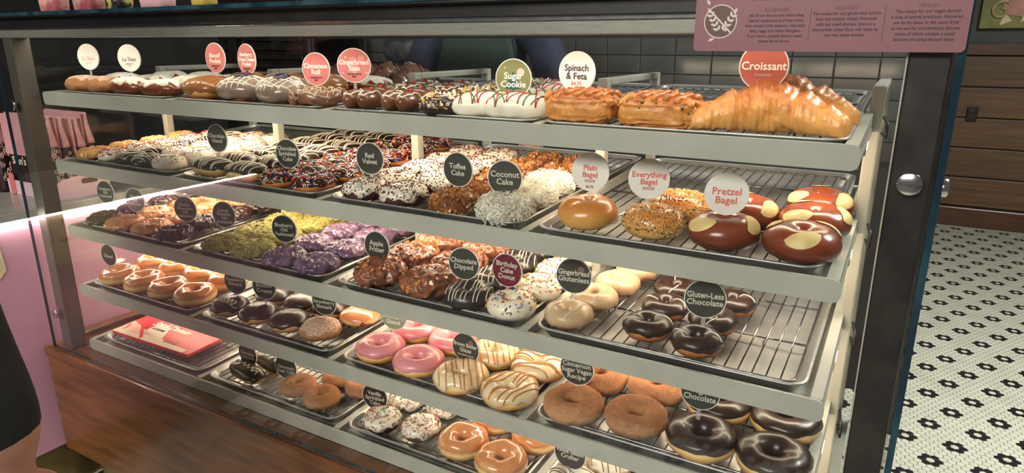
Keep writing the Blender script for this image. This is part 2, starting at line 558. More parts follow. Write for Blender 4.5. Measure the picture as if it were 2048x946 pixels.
# rear posts
for x0, x1 in ((-.095, -.055), (1.971, 2.011)):
    g = G(); g.box(x0, x1, .655, .695, .5062, 1.386, 0, .002); cpart(g, 'post', M_black)
# header
g = G(); g.box(-.100, 2.014, -.040, .006, 1.386, 1.405, 0, .0015); cpart(g, 'header_beam', M_steel)
g = G(); g.box(-.100, 2.014, -.043, -.006, 1.4055, 1.4125, 0, .001); cpart(g, 'header_cap', M_chrome)
g = G(); g.box(-.100, 2.014, -.034, .006, 1.413, 1.437, 0, .001); cpart(g, 'header_fascia', M_black)
g = G(); g.box(-.05, 1.97, .008, .026, 1.3935, 1.4, 0); cpart(g, 'led_strip', M_ledw)
g = G(); g.box(-.05, 1.97, .007, .030, 1.4002, 1.408); cpart(g, 'led_housing', M_darksteel)
g = G(); g.box(-.100, 2.014, .655, .69, 1.386, 1.437, 0, .001); cpart(g, 'rear_beam', M_black)


def pane(x0, x1, y0, y1, z0, z1, name):
    g = G()
    vs = [(x0, y0, z0), (x1, y0, z0), (x1, y1, z0), (x0, y1, z0), (x0, y0, z1), (x1, y0, z1), (x1, y1, z1), (x0, y1, z1)]
    fs = [(3, 2, 1, 0), (4, 5, 6, 7), (0, 1, 5, 4), (1, 2, 6, 5), (2, 3, 7, 6), (3, 0, 4, 7)]
    g.add(vs, fs)
    d = [x1 - x0, y1 - y0, z1 - z0]; thin = d.index(min(d))
    big = {0: (3, 5), 1: (2, 4), 2: (0, 1)}[thin]
    g.m = [0 if i in big else 1 for i in range(6)]
    return cpart(g, name, [M_glass, M_glassedge])


pane(-.122, 2.012, YG - .004, YG + .004, .507, 1.4125, 'front_glass')
pane(2.0145, 2.0225, YG - .002, .69, .507, 1.43, 'side_glass')
pane(-.108, -.100, .012, .69, .5225, 1.43, 'side_glass')
pane(-.13, 2.03, -.062, .70, 1.4375, 1.4455, 'top_glass')
# standoff on the right side pane
g = G(); g.lathe([(.0005, 0), (.011, 0), (.012, .002), (.012, .009), (.009, .011), (.0005, .0112)], 18, M=Matrix.Translation((2.0226, .03, 1.2)) @ Matrix.Rotation(PI / 2, 4, 'Y'))
cpart(g, 'side_standoff', M_chrome, True)

# ------------------------------------------------------------------ shelving inside
rack = empty('shelving_unit', (0.96, .3, .5), label='white painted metal shelving with four lipped shelves inside the case', cat='shelving')


def rpart(g, name, m, smooth=False, parent=None):
    o = g.build(name, m, parent or rack, smooth)
    if parent is None:
        o.location = (-.96, -.3, -.5)
    return o


def shelf_M(s):
    return Matrix.Translation((0, 0, SZ[s])) @ Matrix.Rotation(TILT, 4, 'X')


GAPS = {1: (.500, .992, 1.460), 2: (.48, .96, 1.44), 3: (.48, .96, 1.44), 4: (.48, .96, 1.44), 5: (.48, .96, 1.44)}
for s in range(1, 6):
    M = shelf_M(s)
    low = .009 if s == 1 else .005
    g = G(); g.box(-.010, 1.93, .003, .672, -.024 - low, -.0160 - low, 0, 0, M); sh_o = rpart(g, 'shelf', M_white)
    g = G()
    pl = rrect(1.944, .034, .011, 4, .960, -.0165)
    g.prism(pl, 0, .005, 0, M @ Matrix.Translation((0, .0005, 0)) @ UP)
    rpart(g, 'shelf_lip', M_white, False, sh_o)
    if s < 5:
        g = G(); g.box(-.01, 1.93, .205, .235, -.0335 - low, -.0245 - low, 0, 0, M); rpart(g, 'led_strip', M_led, False, sh_o)
        g = G(); g.box(-.01, 1.93, .190, .2045, -.040 - low, -.0245 - low, 0, 0, M); rpart(g, 'led_shade', M_white, False, sh_o)
    for x in (0.0,) + GAPS[s] + (1.92,):
        g = G(); g.box(x - .0085, x + .0085, .004, .66, -.0155 - low, -.0005, 0, .001, M); rpart(g, 'divider_rail', M_white, False, sh_o)
for k in range(5):
    xc = .48 * k + (-.012, 0, 0, 0, .012)[k]
    for (y0, y1) in ((.328, .352), (.648, .668)):
        g = G(); g.box(xc - .0105, xc + .0105, y0, y1, .5005, 1.3060, 0, .003); rpart(g, 'upright', M_white)
    g = G(); g.box(xc - .0105, xc + .0105, .3525, .6475, 1.292, 1.306, 0, .003); rpart(g, 'top_rail', M_white)
for s in range(1, 5):       # black shelf hooks at the right end
    M = shelf_M(s)
    g = G(); g.tube([(1.945, .30, -.03), (1.952, .26, -.03), (1.952, .27, -.01), (1.945, .31, -.005)], .0025, 6, M=M); rpart(g, 'shelf_hook', M_black, True)
# ------------------------------------------------------------------ sheet pans and cooling racks
PW, PD = .452, .645
LOW = {1: -.009, 2: -.005, 3: -.005, 4: -.005, 5: -.005}       # pans sit a little behind the lip


def pan_mesh():
    g = G()
    prof = [(.020, 0), (.005, .0225), (.001, .0245), (0, .026), (.0015, .0275), (.005, .0272), (.007, .0255), (.019, .0022), (.030, .0015)]
    L = [rrect(PW - 2 * i, PD - 2 * i, max(.03 - i * .5, .012), 5, 0, 0, z) for i, z in prof]
    g.loops(L, 0, True, True)
    return g.mesh('sheet_pan', M_alu)


def rack_meshes():
    w_, d_ = .416, .606
    f = G(); f.tube(rrect(w_, d_, .018, 4, 0, 0, 0.0), .0024, 6, True)
    for y in (-.16, 0, .16): f.tube([(-w_ / 2, y, -.0035), (w_ / 2, y, -.0035)], .0020, 6)
    for x in (-.14, .14):
        for y in (-.16, .16): f.tube([(x, y - .012, -.004), (x, y - .008, -.0165), (x, y + .008, -.0165), (x, y + .012, -.004)], .0018, 5)
    wz = G()
    n = 19
    for i in range(n):
        x = -w_ / 2 + w_ * (i + 1) / (n + 1)
        wz.tube([(x, -d_ / 2, .0010), (x, d_ / 2, .0010)], .0014, 5)
    return f.mesh('rack_frame', M_wire), wz.mesh('rack_wires', M_wire)


PANM = pan_mesh(); RF, RW = rack_meshes()
TNAME = {1: 'first', 2: 'second', 3: 'third', 4: 'fourth'}
SNAME = {1: 'top shelf', 2: 'second shelf', 3: 'third shelf', 4: 'fourth shelf', 5: 'case floor'}
TRAYX = {s: [(a + b) / 2 for a, b in zip((0.008,) + GAPS[s], GAPS[s] + (1.918,))] for s in range(1, 6)}
for s in range(1, 6):
    for k in range(4):
        loc = SH(s, TRAYX[s][k], .012 + PD / 2, -.0152 + LOW[s])
        o = put('sheet_pan', PANM, None, loc, f'aluminium sheet pan, {TNAME[k + 1]} from left on the {SNAME[s]}', 'sheet pan', 'sheet pans in the case')
        o.rotation_euler = (TILT, 0, 0)
        r = empty('cooling_rack', SH(s, TRAYX[s][k], .012 + PD / 2, .0048 + LOW[s]), (TILT, 0, 0),
                  label=f'chrome wire rack in the {TNAME[k + 1]} pan from left, {SNAME[s]}', cat='wire rack', group='wire racks in the pans')
        put('frame', RF, r); put('wires', RW, r, kind='stuff')
TOPZ = .0075     # top of the wires above the shelf plane

# ------------------------------------------------------------------ pastry surfaces


class Surf:
    def __init__(s, base, amp=0.0, freq=40.0, seed=0.0, octv=2, ridge=False):
        s.base = base; s.amp = amp; s.freq = freq; s.o = Vector((seed * 3.1, seed * 1.7, seed * 2.3)); s.octv = octv; s.ridge = ridge

    def pt(s, th, ph, off=0.0):
        p, n = s.base(th, ph)
        d = 0.0
        if s.amp:
            q = p * s.freq + s.o
            a = 1.0
            for _ in range(s.octv):
                v = noise.noise(q)
                d += a * ((1 - 2.2 * abs(v)) * .7 - .3 if s.ridge else v)
                q = q * 2.1; a *= .5
        r = p + n * (off + d * s.amp)
        if r.z < 0.0:
            r.z = 0.0
        return r


def torus(R, rr, rz, flat=.25, ell=1.0):
    def f(th, ph):
        c, s_ = math.cos(ph), math.sin(ph)
        n = Vector((c * math.cos(th), c * math.sin(th), s_))
        z = rz + rz * s_
        lo = flat * rz
        z = max(z - lo, 0) if z < 2 * lo else z - lo
        p = Vector(((R + rr * c) * math.cos(th) * ell, (R + rr * c) * math.sin(th), z))
        return p, n
    return f


def sup(a, b, h, p=2.0, q=2.0, flat=.2):
    def sg(x, e):
        return math.copysign(abs(x) ** e, x)

    def f(th, ph):
        c, s_ = max(math.cos(ph), 0.0) ** (2 / q), sg(math.sin(ph), 2 / q)
        x = a * sg(math.cos(th), 2 / p) * c; y = b * sg(math.sin(th), 2 / p) * c
        n = Vector((x / a / a, y / b / b, s_ / h * .9))
        if n.length < 1e-6:
            n = Vector((0, 0, 1 if s_ > 0 else -1))
        n.normalize()
        z = h + h * s_; lo = flat * h
        z = max(z - lo, 0) if z < 2 * lo else z - lo
        return Vector((x, y, z)), n
    return f


def full(S, ring=True, nu=36, nv=16):
    g = G(); vs = []; fs = []
    if ring:
        for i in range(nu):
            for j in range(nv):
                vs.append(tuple(S.pt(2 * PI * i / nu, 2 * PI * j / nv)))
        for i in range(nu):
            for j in range(nv):
                fs.append((i * nv + j, ((i + 1) % nu) * nv + j, ((i + 1) % nu) * nv + (j + 1) % nv, i * nv + (j + 1) % nv))
    else:
        for j in range(nv + 1):
            ph = -PI / 2 + .02 + (PI - .04) * j / nv
            for i in range(nu):
                vs.append(tuple(S.pt(2 * PI * i / nu, ph)))
        for j in range(nv):
            for i in range(nu):
                fs.append((j * nu + i, j * nu + (i + 1) % nu, (j + 1) * nu + (i + 1) % nu, (j + 1) * nu + i))
        fs.append(tuple(reversed(range(nu)))); fs.append(tuple(range(nv * nu, (nv + 1) * nu)))
    g.add(vs, fs)
    return g


def shell(S, ring, lo, off, drip=.25, seed=0, nu=48, nv=14, inner=205, k=(5, 9)):
    """icing: a coat over the upper part with a wavy dripping edge (lo = lower limit in degrees on the outside)"""
    rnd = random.Random(seed)
    p1, p2, p3 = rnd.random() * 6, rnd.random() * 6, rnd.random() * 6
    vs = []; fs = []; g = G()
    for i in range(nu):
        th = 2 * PI * i / nu
        wv = math.sin(k[0] * th + p1) * .5 + math.sin(k[1] * th + p2) * .35 + math.sin(14 * th + p3) * .2
        a0 = math.radians(lo) - drip * wv
        a1 = math.radians(inner) + drip * .4 * math.sin(4 * th + p2) if ring else PI / 2 - .01
        for j in range(nv + 1):
            q = j / nv
            o = off * min(1.0, math.sin(min(q * 5, 1) * PI / 2) * .9 + .1)
            if ring:
                o = min(o, off * (math.sin(min((1 - q) * 5, 1) * PI / 2) * .9 + .1))
            if j == 0 or (ring and j == nv):
                o = -.0006
            elif j == 1:
                o = off * 1.25
            ang = a0 + (a1 - a0) * (q if j > 1 or j == 0 else .012)
            vs.append(tuple(S.pt(th, ang, o)))
    for i in range(nu):
        for j in range(nv):
            fs.append((i * (nv + 1) + j, ((i + 1) % nu) * (nv + 1) + j, ((i + 1) % nu) * (nv + 1) + j + 1, i * (nv + 1) + j + 1))
    if not ring:
        fs.append(tuple(i * (nv + 1) + nv for i in range(nu)))
    g.add(vs, fs)
    return g


def bvh(*gs):
    v = []; f = []
    for g in gs:
        k = len(v); v += g.v; f += [tuple(i + k for i in q) for q in g.f]
    return BVHTree.FromPolygons(v, f)


def samples(g, n, rnd, zmin=-1.0, nz=-.2, rmax=9):
    """random points with normals on a collected surface"""
    tri = []; ar = []
    for f in g.f:
        for k in range(1, len(f) - 1):
            a, b, c = Vector(g.v[f[0]]), Vector(g.v[f[k]]), Vector(g.v[f[k + 1]])
            cr = (b - a).cross(c - a)
            A = cr.length * .5
            if A < 1e-12: continue
            nn = cr.normalized()
            if nn.z < nz or (a.z + b.z + c.z) / 3 < zmin: continue
            tri.append((a, b, c, nn)); ar.append(A)
    out = []
    for t in rnd.choices(tri, ar, k=n):
        u, v = rnd.random(), rnd.random()
        if u + v > 1: u, v = 1 - u, 1 - v
        out.append((t[0] + (t[1] - t[0]) * u + (t[2] - t[0]) * v, t[3]))
    return out


def frame_of(n, rnd):
    t = n.orthogonal().normalized(); b = n.cross(t)
    a = rnd.random() * 2 * PI
    x = t * math.cos(a) + b * math.sin(a); y = n.cross(x)
    return x, y


def sticks(g, nmat, n, ln, r, rnd, lift=.0006, **kw):
    o = G()
    for p, nn in samples(g, n, rnd, **kw):
        x, y = frame_of(nn, rnd)
        l = ln * rnd.uniform(.7, 1.2)
        c = p + nn * (r * .6 + lift)
        o.tube([c - x * l / 2, c + x * l / 2 + nn * l * rnd.uniform(-.05, .25)], r, 4, mi=rnd.randrange(nmat))
    return o


def crumbs(g, nmat, n, size, rnd, flat=.6, **kw):
    o = G()
    for p, nn in samples(g, n, rnd, **kw):
        x, y = frame_of(nn, rnd)
        s_ = size * rnd.uniform(.5, 1.4)
        P = [x * rnd.uniform(.7, 1.2), y * rnd.uniform(.6, 1.2), -x * rnd.uniform(.7, 1.2), -y * rnd.uniform(.6, 1.2)]
        vs = [tuple(p + q * s_ - nn * s_ * .2) for q in P] + [tuple(p + nn * s_ * flat * rnd.uniform(.7, 1.5) + x * s_ * rnd.uniform(-.4, .4))]
        o.add(vs, [(0, 1, 4), (1, 2, 4), (2, 3, 4), (3, 0, 4), (3, 2, 1, 0)], rnd.randrange(nmat))
    return o


def shreds(g, n, ln, rnd, r=.0009, **kw):
    o = G()
    for p, nn in samples(g, n, rnd, **kw):
        x, y = frame_of(nn, rnd)
        l = ln * rnd.uniform(.6, 1.3); up = rnd.uniform(.2, .9)
        o.tube([p, p + x * l * .5 + nn * l * up * .5, p + x * l * .9 + y * l * .3 + nn * l * up * .6], [r, r * 1.2, r * .5], 3)
    return o


def drizzle(tree, lines, r=.0013, lift=.0006):
    """piped lines laid over a pastry: each (x, y) polyline drops onto the surface"""
    o = G()
    for ln in lines:
        run = []
        for x, y in ln:
            h = tree.ray_cast(Vector((x, y, .2)), Vector((0, 0, -1)))
            if h[0] is not None and h[0].z > .008 and (not run or abs(run[-1].z - h[0].z) < .022):
                run.append(h[0] + Vector((0, 0, lift)))
            else:
                if len(run) > 2: o.tube(run, r, 5)
                run = []
        if len(run) > 2: o.tube(run, r, 5)
    return o


def zig(n, wx, wy, rnd, slope=.25, steps=26, jit=.15):
    L = []
    for k in range(n):
        x0 = -wx + 2 * wx * (k + .5) / n + rnd.uniform(-1, 1) * wx * jit / n * 3
        s_ = rnd.uniform(-1, 1) * slope * wx / n * 4
        L.append([(x0 + s_ * (q / steps - .5) * 2, -wy + 2 * wy * q / steps) for q in range(steps + 1)])
    return L


# pastry colours
def cc(*a):
    return rgb(*a)


D_yeast = dough('yeast_dough', ((.12, cc(176, 104, 48)), (.36, cc(226, 172, 98)), (.50, cc(240, 206, 140)), (.66, cc(214, 142, 74)), (.95, cc(200, 118, 56))), .4, .15)
D_glazed = dough('glazed_dough', ((.10, cc(190, 118, 56)), (.30, cc(238, 186, 112)), (.42, cc(246, 214, 150)), (.60, cc(216, 136, 82)), (.95, cc(222, 140, 96))), .28, .6)
D_cake = dough('cake_dough', ((.1, cc(150, 84, 40)), (.45, cc(204, 130, 66)), (.9, cc(190, 112, 54))), .6, 0, .5, .5, 160)
D_cakedk = dough('dark_cake_dough', ((.1, cc(60, 34, 26)), (.5, cc(84, 48, 36)), (.9, cc(74, 42, 32))), .7, 0, .5, .6, 160)
D_cinn = dough('cinnamon_sugar_dough', ((.1, cc(146, 90, 54)), (.45, cc(198, 142, 96)), (.9, cc(176, 116, 74))), .9, 0, 1.0, 1.0, 520)
D_bagel = dough('bagel_dough', ((.08, cc(222, 178, 106)), (.4, cc(216, 156, 82)), (.8, cc(206, 128, 56))), .3, .4, .3, .15, 60)
D_pretz = dough('pretzel_dough', ((.08, cc(92, 40, 20)), (.5, cc(124, 54, 26)), (.9, cc(138, 62, 30))), .28, .5, .5, .2, 60)
D_crois = dough('croissant_dough', ((.05, cc(214, 154, 84)), (.35, cc(218, 154, 78)), (.6, cc(196, 122, 54)), (.95, cc(158, 84, 36))), .42, .2, .9, .7, 90)
D_puff = dough('puff_dough', ((.05, cc(196, 128, 58)), (.5, cc(214, 144, 66)), (.95, cc(172, 88, 36))), .42, .2, .9, .8, 110)
M_choc = mat('chocolate_icing', rgb(50, 28, 20), .34, c2=rgb(40, 22, 16), nscale=20, coat=.15, rand=.15)
M_chocm = mat('milk_chocolate_icing', rgb(116, 70, 44), .3, c2=rgb(96, 56, 34), nscale=20, coat=.3, rand=.1)
M_chocd = mat('dark_dipped', rgb(52, 42, 40), .34, c2=rgb(42, 34, 32), nscale=25, coat=.2)
M_white_ic = mat('white_icing', rgb(240, 232, 214), .35, c2=rgb(230, 218, 196), nscale=30, coat=.2, rand=.04)
M_pink_ic = mat('strawberry_icing', rgb(232, 148, 152), .34, c2=rgb(222, 134, 142), nscale=30, coat=.3, bump=.1, bscale=200)
M_bb_ic = mat('brown_butter_icing', rgb(240, 216, 176), .3, c2=rgb(214, 174, 120), nscale=14, lo=.45, hi=.75, coat=.4)
M_carm = mat('caramel', rgb(204, 136, 66), .25, c2=rgb(186, 118, 52), nscale=30, coat=.4)
M_tan_ic = mat('gingerbread_icing', rgb(206, 176, 138), .36, c2=rgb(194, 162, 124), nscale=25, coat=.15, rand=.04)
M_glaze = mat('sugar_glaze', rgb(218, 144, 88), .24, c2=rgb(240, 190, 142), nscale=24, lo=.5, hi=.8, coat=.7, rand=.05)
M_of_ic = mat('old_fashioned_glaze', rgb(216, 158, 110), .35, c2=rgb(188, 118, 72), nscale=36, lo=.42, hi=.66, coat=.4, bump=.4, bscale=90)
M_pist = mat('pistachio_icing', rgb(160, 152, 78), .5, c2=rgb(122, 106, 50), nscale=60, bump=.6, bscale=120)
M_blue = mat('blueberry_icing', rgb(132, 104, 130), .32, c2=rgb(98, 72, 100), nscale=40, coat=.3, bump=.3, bscale=90)
M_frit = mat('fritter_crust', rgb(156, 90, 58), .34, c2=rgb(82, 46, 32), nscale=46, lo=.36, hi=.68, coat=.6, bump=.9, bscale=110, rand=.08)
M_fritlt = mat('fritter_apple', rgb(222, 150, 84), .35, c2=rgb(200, 116, 66), nscale=40, coat=.5)
M_redv = mat('red_velvet_cake', rgb(84, 36, 36), .7, c2=rgb(60, 26, 28), nscale=60)
M_redc = mat('red_velvet_crumb', rgb(110, 34, 40), .7, c2=rgb(84, 26, 32), nscale=60)
M_toff = mat('toffee', rgb(196, 130, 56), .4, c2=rgb(150, 90, 36), nscale=40, coat=.3)
M_toff2 = mat('toffee_dark', rgb(132, 78, 34), .4, c2=rgb(110, 62, 26), nscale=40, coat=.3)
M_coco = mat('coconut', rgb(238, 234, 220), .55, c2=rgb(222, 216, 198), nscale=40)
M_seed = mat('sesame', rgb(226, 196, 140), .5, c2=rgb(206, 172, 112), nscale=60)
M_poppy = mat('poppy', rgb(62, 48, 40), .6, c2=rgb(50, 38, 32), nscale=60)
M_onion = mat('toasted_onion', rgb(176, 122, 60), .6, c2=rgb(150, 98, 46), nscale=60)
M_cream = mat('scored_crumb', rgb(236, 212, 150), .6, c2=rgb(220, 190, 124), nscale=40, bump=.2)
M_powd = mat('powdered_sugar', rgb(240, 236, 224), .9, c2=rgb(226, 214, 192), nscale=40, bump=.5, bscale=200)
M_dust = mat('sugar_dust', rgb(230, 204, 182), .9, c2=rgb(176, 112, 72), nscale=260, lo=.42, hi=.66, bump=.6, bscale=320)
M_red = mat('sprinkle_red', rgb(196, 42, 42), .4, c2=rgb(180, 34, 36), nscale=40)
M_grn = mat('sprinkle_green', rgb(44, 116, 64), .4, c2=rgb(36, 98, 54), nscale=40)
M_blu = mat('sprinkle_blue', rgb(56, 92, 180), .4, c2=rgb(48, 80, 160), nscale=40)
M_yel = mat('sprinkle_yellow', rgb(236, 196, 60), .4, c2=rgb(222, 180, 50), nscale=40)
M_org = mat('sprinkle_orange', rgb(228, 122, 52), .4, c2=rgb(214, 108, 44), nscale=40)
M_pnk = mat('sprinkle_pink', rgb(232, 128, 150), .4, c2=rgb(220, 112, 136), nscale=40)
M_wht = mat('sprinkle_white', rgb(236, 232, 222), .4, c2=rgb(226, 220, 208), nscale=40)
M_nut = mat('peanut', rgb(226, 190, 110), .5, c2=rgb(206, 166, 88), nscale=30)
M_pbl = mat('blueberry_filling', rgb(58, 42, 74), .2, c2=rgb(44, 32, 58), nscale=60, coat=.6, bump=.8, bscale=160)
M_jam = mat('strawberry_jam', rgb(164, 34, 42), .2, c2=rgb(140, 26, 34), nscale=60, coat=.6)
M_greylz = mat('pocket_glaze', rgb(150, 128, 112), .25, c2=rgb(126, 104, 90), nscale=26, coat=.6)
M_bisc = mat('biscoff_glaze', rgb(168, 112, 62), .3, c2=rgb(148, 92, 48), nscale=26, coat=.5, bump=.2)

# ------------------------------------------------------------------ one prototype per kind: list of (part, mesh, parent index, stuff?)
PROTO = {}


def proto(kind, nvar=2):
    def deco(fn):
        PROTO[kind] = [fn(random.Random(hash_(kind) + v), v) for v in range(nvar)]
        return fn
    return deco


def hash_(s_):
    return sum(ord(c) * (i + 3) for i, c in enumerate(s_))


CONF = [M_red, M_grn, M_blu, M_yel, M_org, M_pnk]


@proto('glazed', 3)
def _(rnd, v):
    S = Surf(torus(.0335, .0205, .0222), .0030, 30, v + .3)
    return [('dough', full(S).mesh('dough', D_glazed), -1, 0), ('glaze', shell(S, True, 18, .0009, .12, v, inner=190).mesh('glaze', M_glaze), -1, 0)]


@proto('pink')
def _(rnd, v):
    S = Surf(torus(.034, .0205, .0195), .002, 28, v + 5.3)
    return [('dough', full(S).mesh('dough', D_yeast), -1, 0), ('icing', shell(S, True, 8, .0016, .12, v + 9).mesh('icing', M_pink_ic), -1, 0)]


@proto('brownb')
def _(rnd, v):
    S = Surf(torus(.034, .0215, .0195), .0028, 28, v + 8.3)
    ic = shell(S, True, 2, .0018, .42, v + 3, nu=64)
    dz = drizzle(bvh(ic), zig(8, .05, .056, rnd), .0016)
    return [('dough', full(S).mesh('dough', D_yeast), -1, 0), ('icing', ic.mesh('icing', M_bb_ic), -1, 0), ('caramel_drizzle', dz.mesh('caramel_drizzle', M_carm), 1, 1)]


@proto('cinn')
def _(rnd, v):
    S = Surf(torus(.0355, .0208, .0215), .002, 28, v + 2.3)
    return [('dough', full(S, nu=44, nv=20).mesh('dough', D_cinn), -1, 0), ('sugar_grains', crumbs(full(S), 2, 2600, .0009, rnd, zmin=.006).mesh('sugar_grains', [mat('sugar_grain', rgb(222, 184, 144), .7, c2=rgb(190, 140, 98), nscale=60), mat('cinnamon_grain', rgb(160, 100, 62), .8, c2=rgb(140, 84, 50), nscale=60)], False), 0, 1)]


@proto('cinn_small')
def _(rnd, v):
    S = Surf(torus(.0275, .0172, .0175), .0018, 32, v + 2.9)
    return [('dough', full(S, nu=40, nv=18).mesh('dough', D_cinn), -1, 0), ('sugar_grains', crumbs(full(S), 2, 1900, .0008, rnd, zmin=.005).mesh('sugar_grains', [mat('sugar_grain', rgb(222, 184, 144), .7, c2=rgb(190, 140, 98), nscale=60), mat('cinnamon_grain', rgb(160, 100, 62), .8, c2=rgb(140, 84, 50), nscale=60)], False), 0, 1)]


@proto('veg_choc')
def _(rnd, v):
    S = Surf(torus(.036, .0225, .0205), .002, 26, v + 12.3)
    return [('dough', full(S).mesh('dough', D_yeast), -1, 0), ('icing', shell(S, True, 14, .0018, .12, v + 4).mesh('icing', M_choc), -1, 0)]


@proto('gl_choc')
def _(rnd, v):
    S = Surf(torus(.025, .0165, .0165), .0016, 34, v + 13.3)
    ic = shell(S, True, 0, .0018, .2, v + 14)
    a = PI / 4 + v
    ln = [[(.0415 * math.cos(a + k * PI) * q + .012 * math.cos(a + k * PI + 1.57) * math.sin(q * 3), .0415 * math.sin(a + k * PI) * q + .012 * math.sin(a + k * PI + 1.57) * math.sin(q * 3)) for q in [.25 + .75 * i / 16 for i in range(17)]] for k in (0, 1)]
    return [('dough', full(S).mesh('dough', D_cake), -1, 0), ('icing', ic.mesh('icing', M_choc), -1, 0), ('white_line', drizzle(bvh(ic), ln, .0011).mesh('white_line', M_white_ic), 1, 0)]


@proto('ging')
def _(rnd, v):
    S = Surf(torus(.026, .0175, .017), .0018, 30, v + 14.3)
    ic = shell(S, True, -22, .0019, .35, v + 24)
    ln = [[(x, .044 * q) for q in [-1 + 2 * i / 20 for i in range(21)]] for x in (-.021, .019)]
    return [('dough', full(S).mesh('dough', D_cake), -1, 0), ('icing', ic.mesh('icing', M_tan_ic), -1, 0), ('white_line', drizzle(bvh(ic), ln, .0010).mesh('white_line', M_white_ic), 1, 0)]


def sprinkled(dm, im, R, rr, rz, lo, drip, n, ln, r, mats, rnd, v, kind='sticks'):
    S = Surf(torus(R, rr, rz), .0018, 32, v + 3.3)
    ic = shell(S, True, lo, .0018, drip, v + 31)
    t_ = sticks(ic, len(mats), n, ln, r, rnd, nz=.1)
    return [('dough', full(S).mesh('dough', dm), -1, 0), ('icing', ic.mesh('icing', im), -1, 0), ('sprinkles', t_.mesh('sprinkles', mats, False), 1, 1)]


@proto('van_sprk')
def _(rnd, v): return sprinkled(D_cakedk, M_white_ic, .0255, .0175, .0165, 0, .35, 190, .0052, .00085, [M_red, M_grn, M_grn, M_red, M_pnk], rnd, v)


@proto('choc_sprk', 3)
def _(rnd, v): return sprinkled(D_cake, M_choc, .0265, .0185, .016, 5, .15, 300, .0062, .0010, [M_red, M_red, M_grn, M_blu, M_org, M_wht, M_wht], rnd, v)


@proto('bday')
def _(rnd, v): return sprinkled(D_cake, M_white_ic, .0265, .0185, .0185, -45, .15, 150, .0046, .00105, CONF, rnd, v)


@proto('wh_conf')
def _(rnd, v): return sprinkled(D_cake, M_white_ic, .022, .0165, .0175, -42, .15, 90, .0044, .0009, CONF, rnd, v)


@proto('wh_pink')
def _(rnd, v): return sprinkled(D_cake, M_white_ic, .021, .0155, .0155, -30, .15, 170, .0044, .0009, [M_red, M_pnk, M_redc], rnd, v)


def striped(dm, im, R, rr, rz, lo, n, rnd, v, lr=.0011):
    S = Surf(torus(R, rr, rz), .0014, 32, v + 6.1)
    ic = shell(S, True, lo, .0017, .12, v + 41)
    return [('dough', full(S).mesh('dough', dm), -1, 0), ('icing', ic.mesh('icing', im), -1, 0),
            ('white_drizzle', drizzle(bvh(ic), zig(n, R + rr, R + rr + .002, rnd), lr).mesh('white_drizzle', M_white_ic), 1, 1)]


@proto('choc_dip')
def _(rnd, v): return striped(D_cake, M_chocd, .0285, .0185, .0185, -48, 9, rnd, v)


@proto('dk_stripe')
def _(rnd, v): return striped(D_cake, M_chocd, .021, .0155, .015, -48, 9, rnd, v, .0010)


@proto('choc_bar', 3)
def _(rnd, v):
    S = Surf(sup(.054, .031, .0215, 3.6, 2.6), .0018, 26, v + 17.1)
    ic = shell(S, False, 4, .0018, .1, v + 51)
    return [('dough', full(S, False, 40, 14).mesh('dough', D_yeast), -1, 0), ('icing', ic.mesh('icing', M_choc), -1, 0),
            ('white_drizzle', drizzle(bvh(ic), zig(9, .05, .036, rnd, .5), .0012).mesh('white_drizzle', M_white_ic), 1, 1)]


@proto('eclair')
def _(rnd, v):
    S = Surf(sup(.066, .027, .019, 2.8, 2.4), .0018, 26, v + 18.1)
    ic = shell(S, False, 0, .002, .12, v + 53)
    ln = [[(-.055 + .11 * i / 40, .006 * math.sin(i * .9)) for i in range(41)]]
    return [('dough', full(S, False, 40, 14).mesh('dough', D_yeast), -1, 0), ('icing', ic.mesh('icing', M_choc), -1, 0),
            ('white_squiggle', drizzle(bvh(ic), ln, .0013).mesh('white_squiggle', M_white_ic), 1, 0)]


@proto('boston', 2)
def _(rnd, v):
    S = Surf(sup(.047, .045, .0215, 2.1, 2.2), .002, 26, v + 19.1)
    ic = shell(S, False, 2, .002, .14, v + 57)
    return [('dough', full(S, False, 40, 16).mesh('dough', D_yeast), -1, 0), ('icing', ic.mesh('icing', M_choc), -1, 0)]


@proto('bavarian', 1)
def _(rnd, v):
    S = Surf(sup(.046, .044, .0205, 2.1, 2.2), .002, 26, v + 20.1)
    ic = shell(S, False, 2, .002, .14, v + 58)
    ln = [[(-.036 + .072 * i / 60 + .007 * math.cos(i * .62), .010 * math.sin(i * .62) - .012) for i in range(61)]]
    return [('dough', full(S, False, 40, 16).mesh('dough', D_yeast), -1, 0), ('icing', ic.mesh('icing', M_choc), -1, 0),
            ('white_loops', drizzle(bvh(ic), ln, .0012).mesh('white_loops', M_white_ic), 1, 0)]


@proto('bis_sugar', 1)
def _(rnd, v):
    S = Surf(sup(.049, .046, .024, 2.0, 2.0), .0025, 26, v + 21.1)
    return [('dough', full(S, False, 44, 20).mesh('dough', D_cinn), -1, 0), ('sugar_coat', shell(S, False, 12, .0006, .3, 3).mesh('sugar_coat', M_dust), -1, 0)]


@proto('bis_filled', 1)
def _(rnd, v):
    S = Surf(sup(.049, .046, .0225, 2.0, 2.0), .0025, 26, v + 22.1)
    j = Surf(sup(.008, .006, .006, 2, 2), .001, 90, 3)
    jm = full(j, False, 14, 8); jm.v = [(x + .030, y - .036, z + .010) for x, y, z in jm.v]
    return [('dough', full(S, False, 44, 20).mesh('dough', D_glazed), -1, 0), ('jam', jm.mesh('jam', M_jam), -1, 0)]


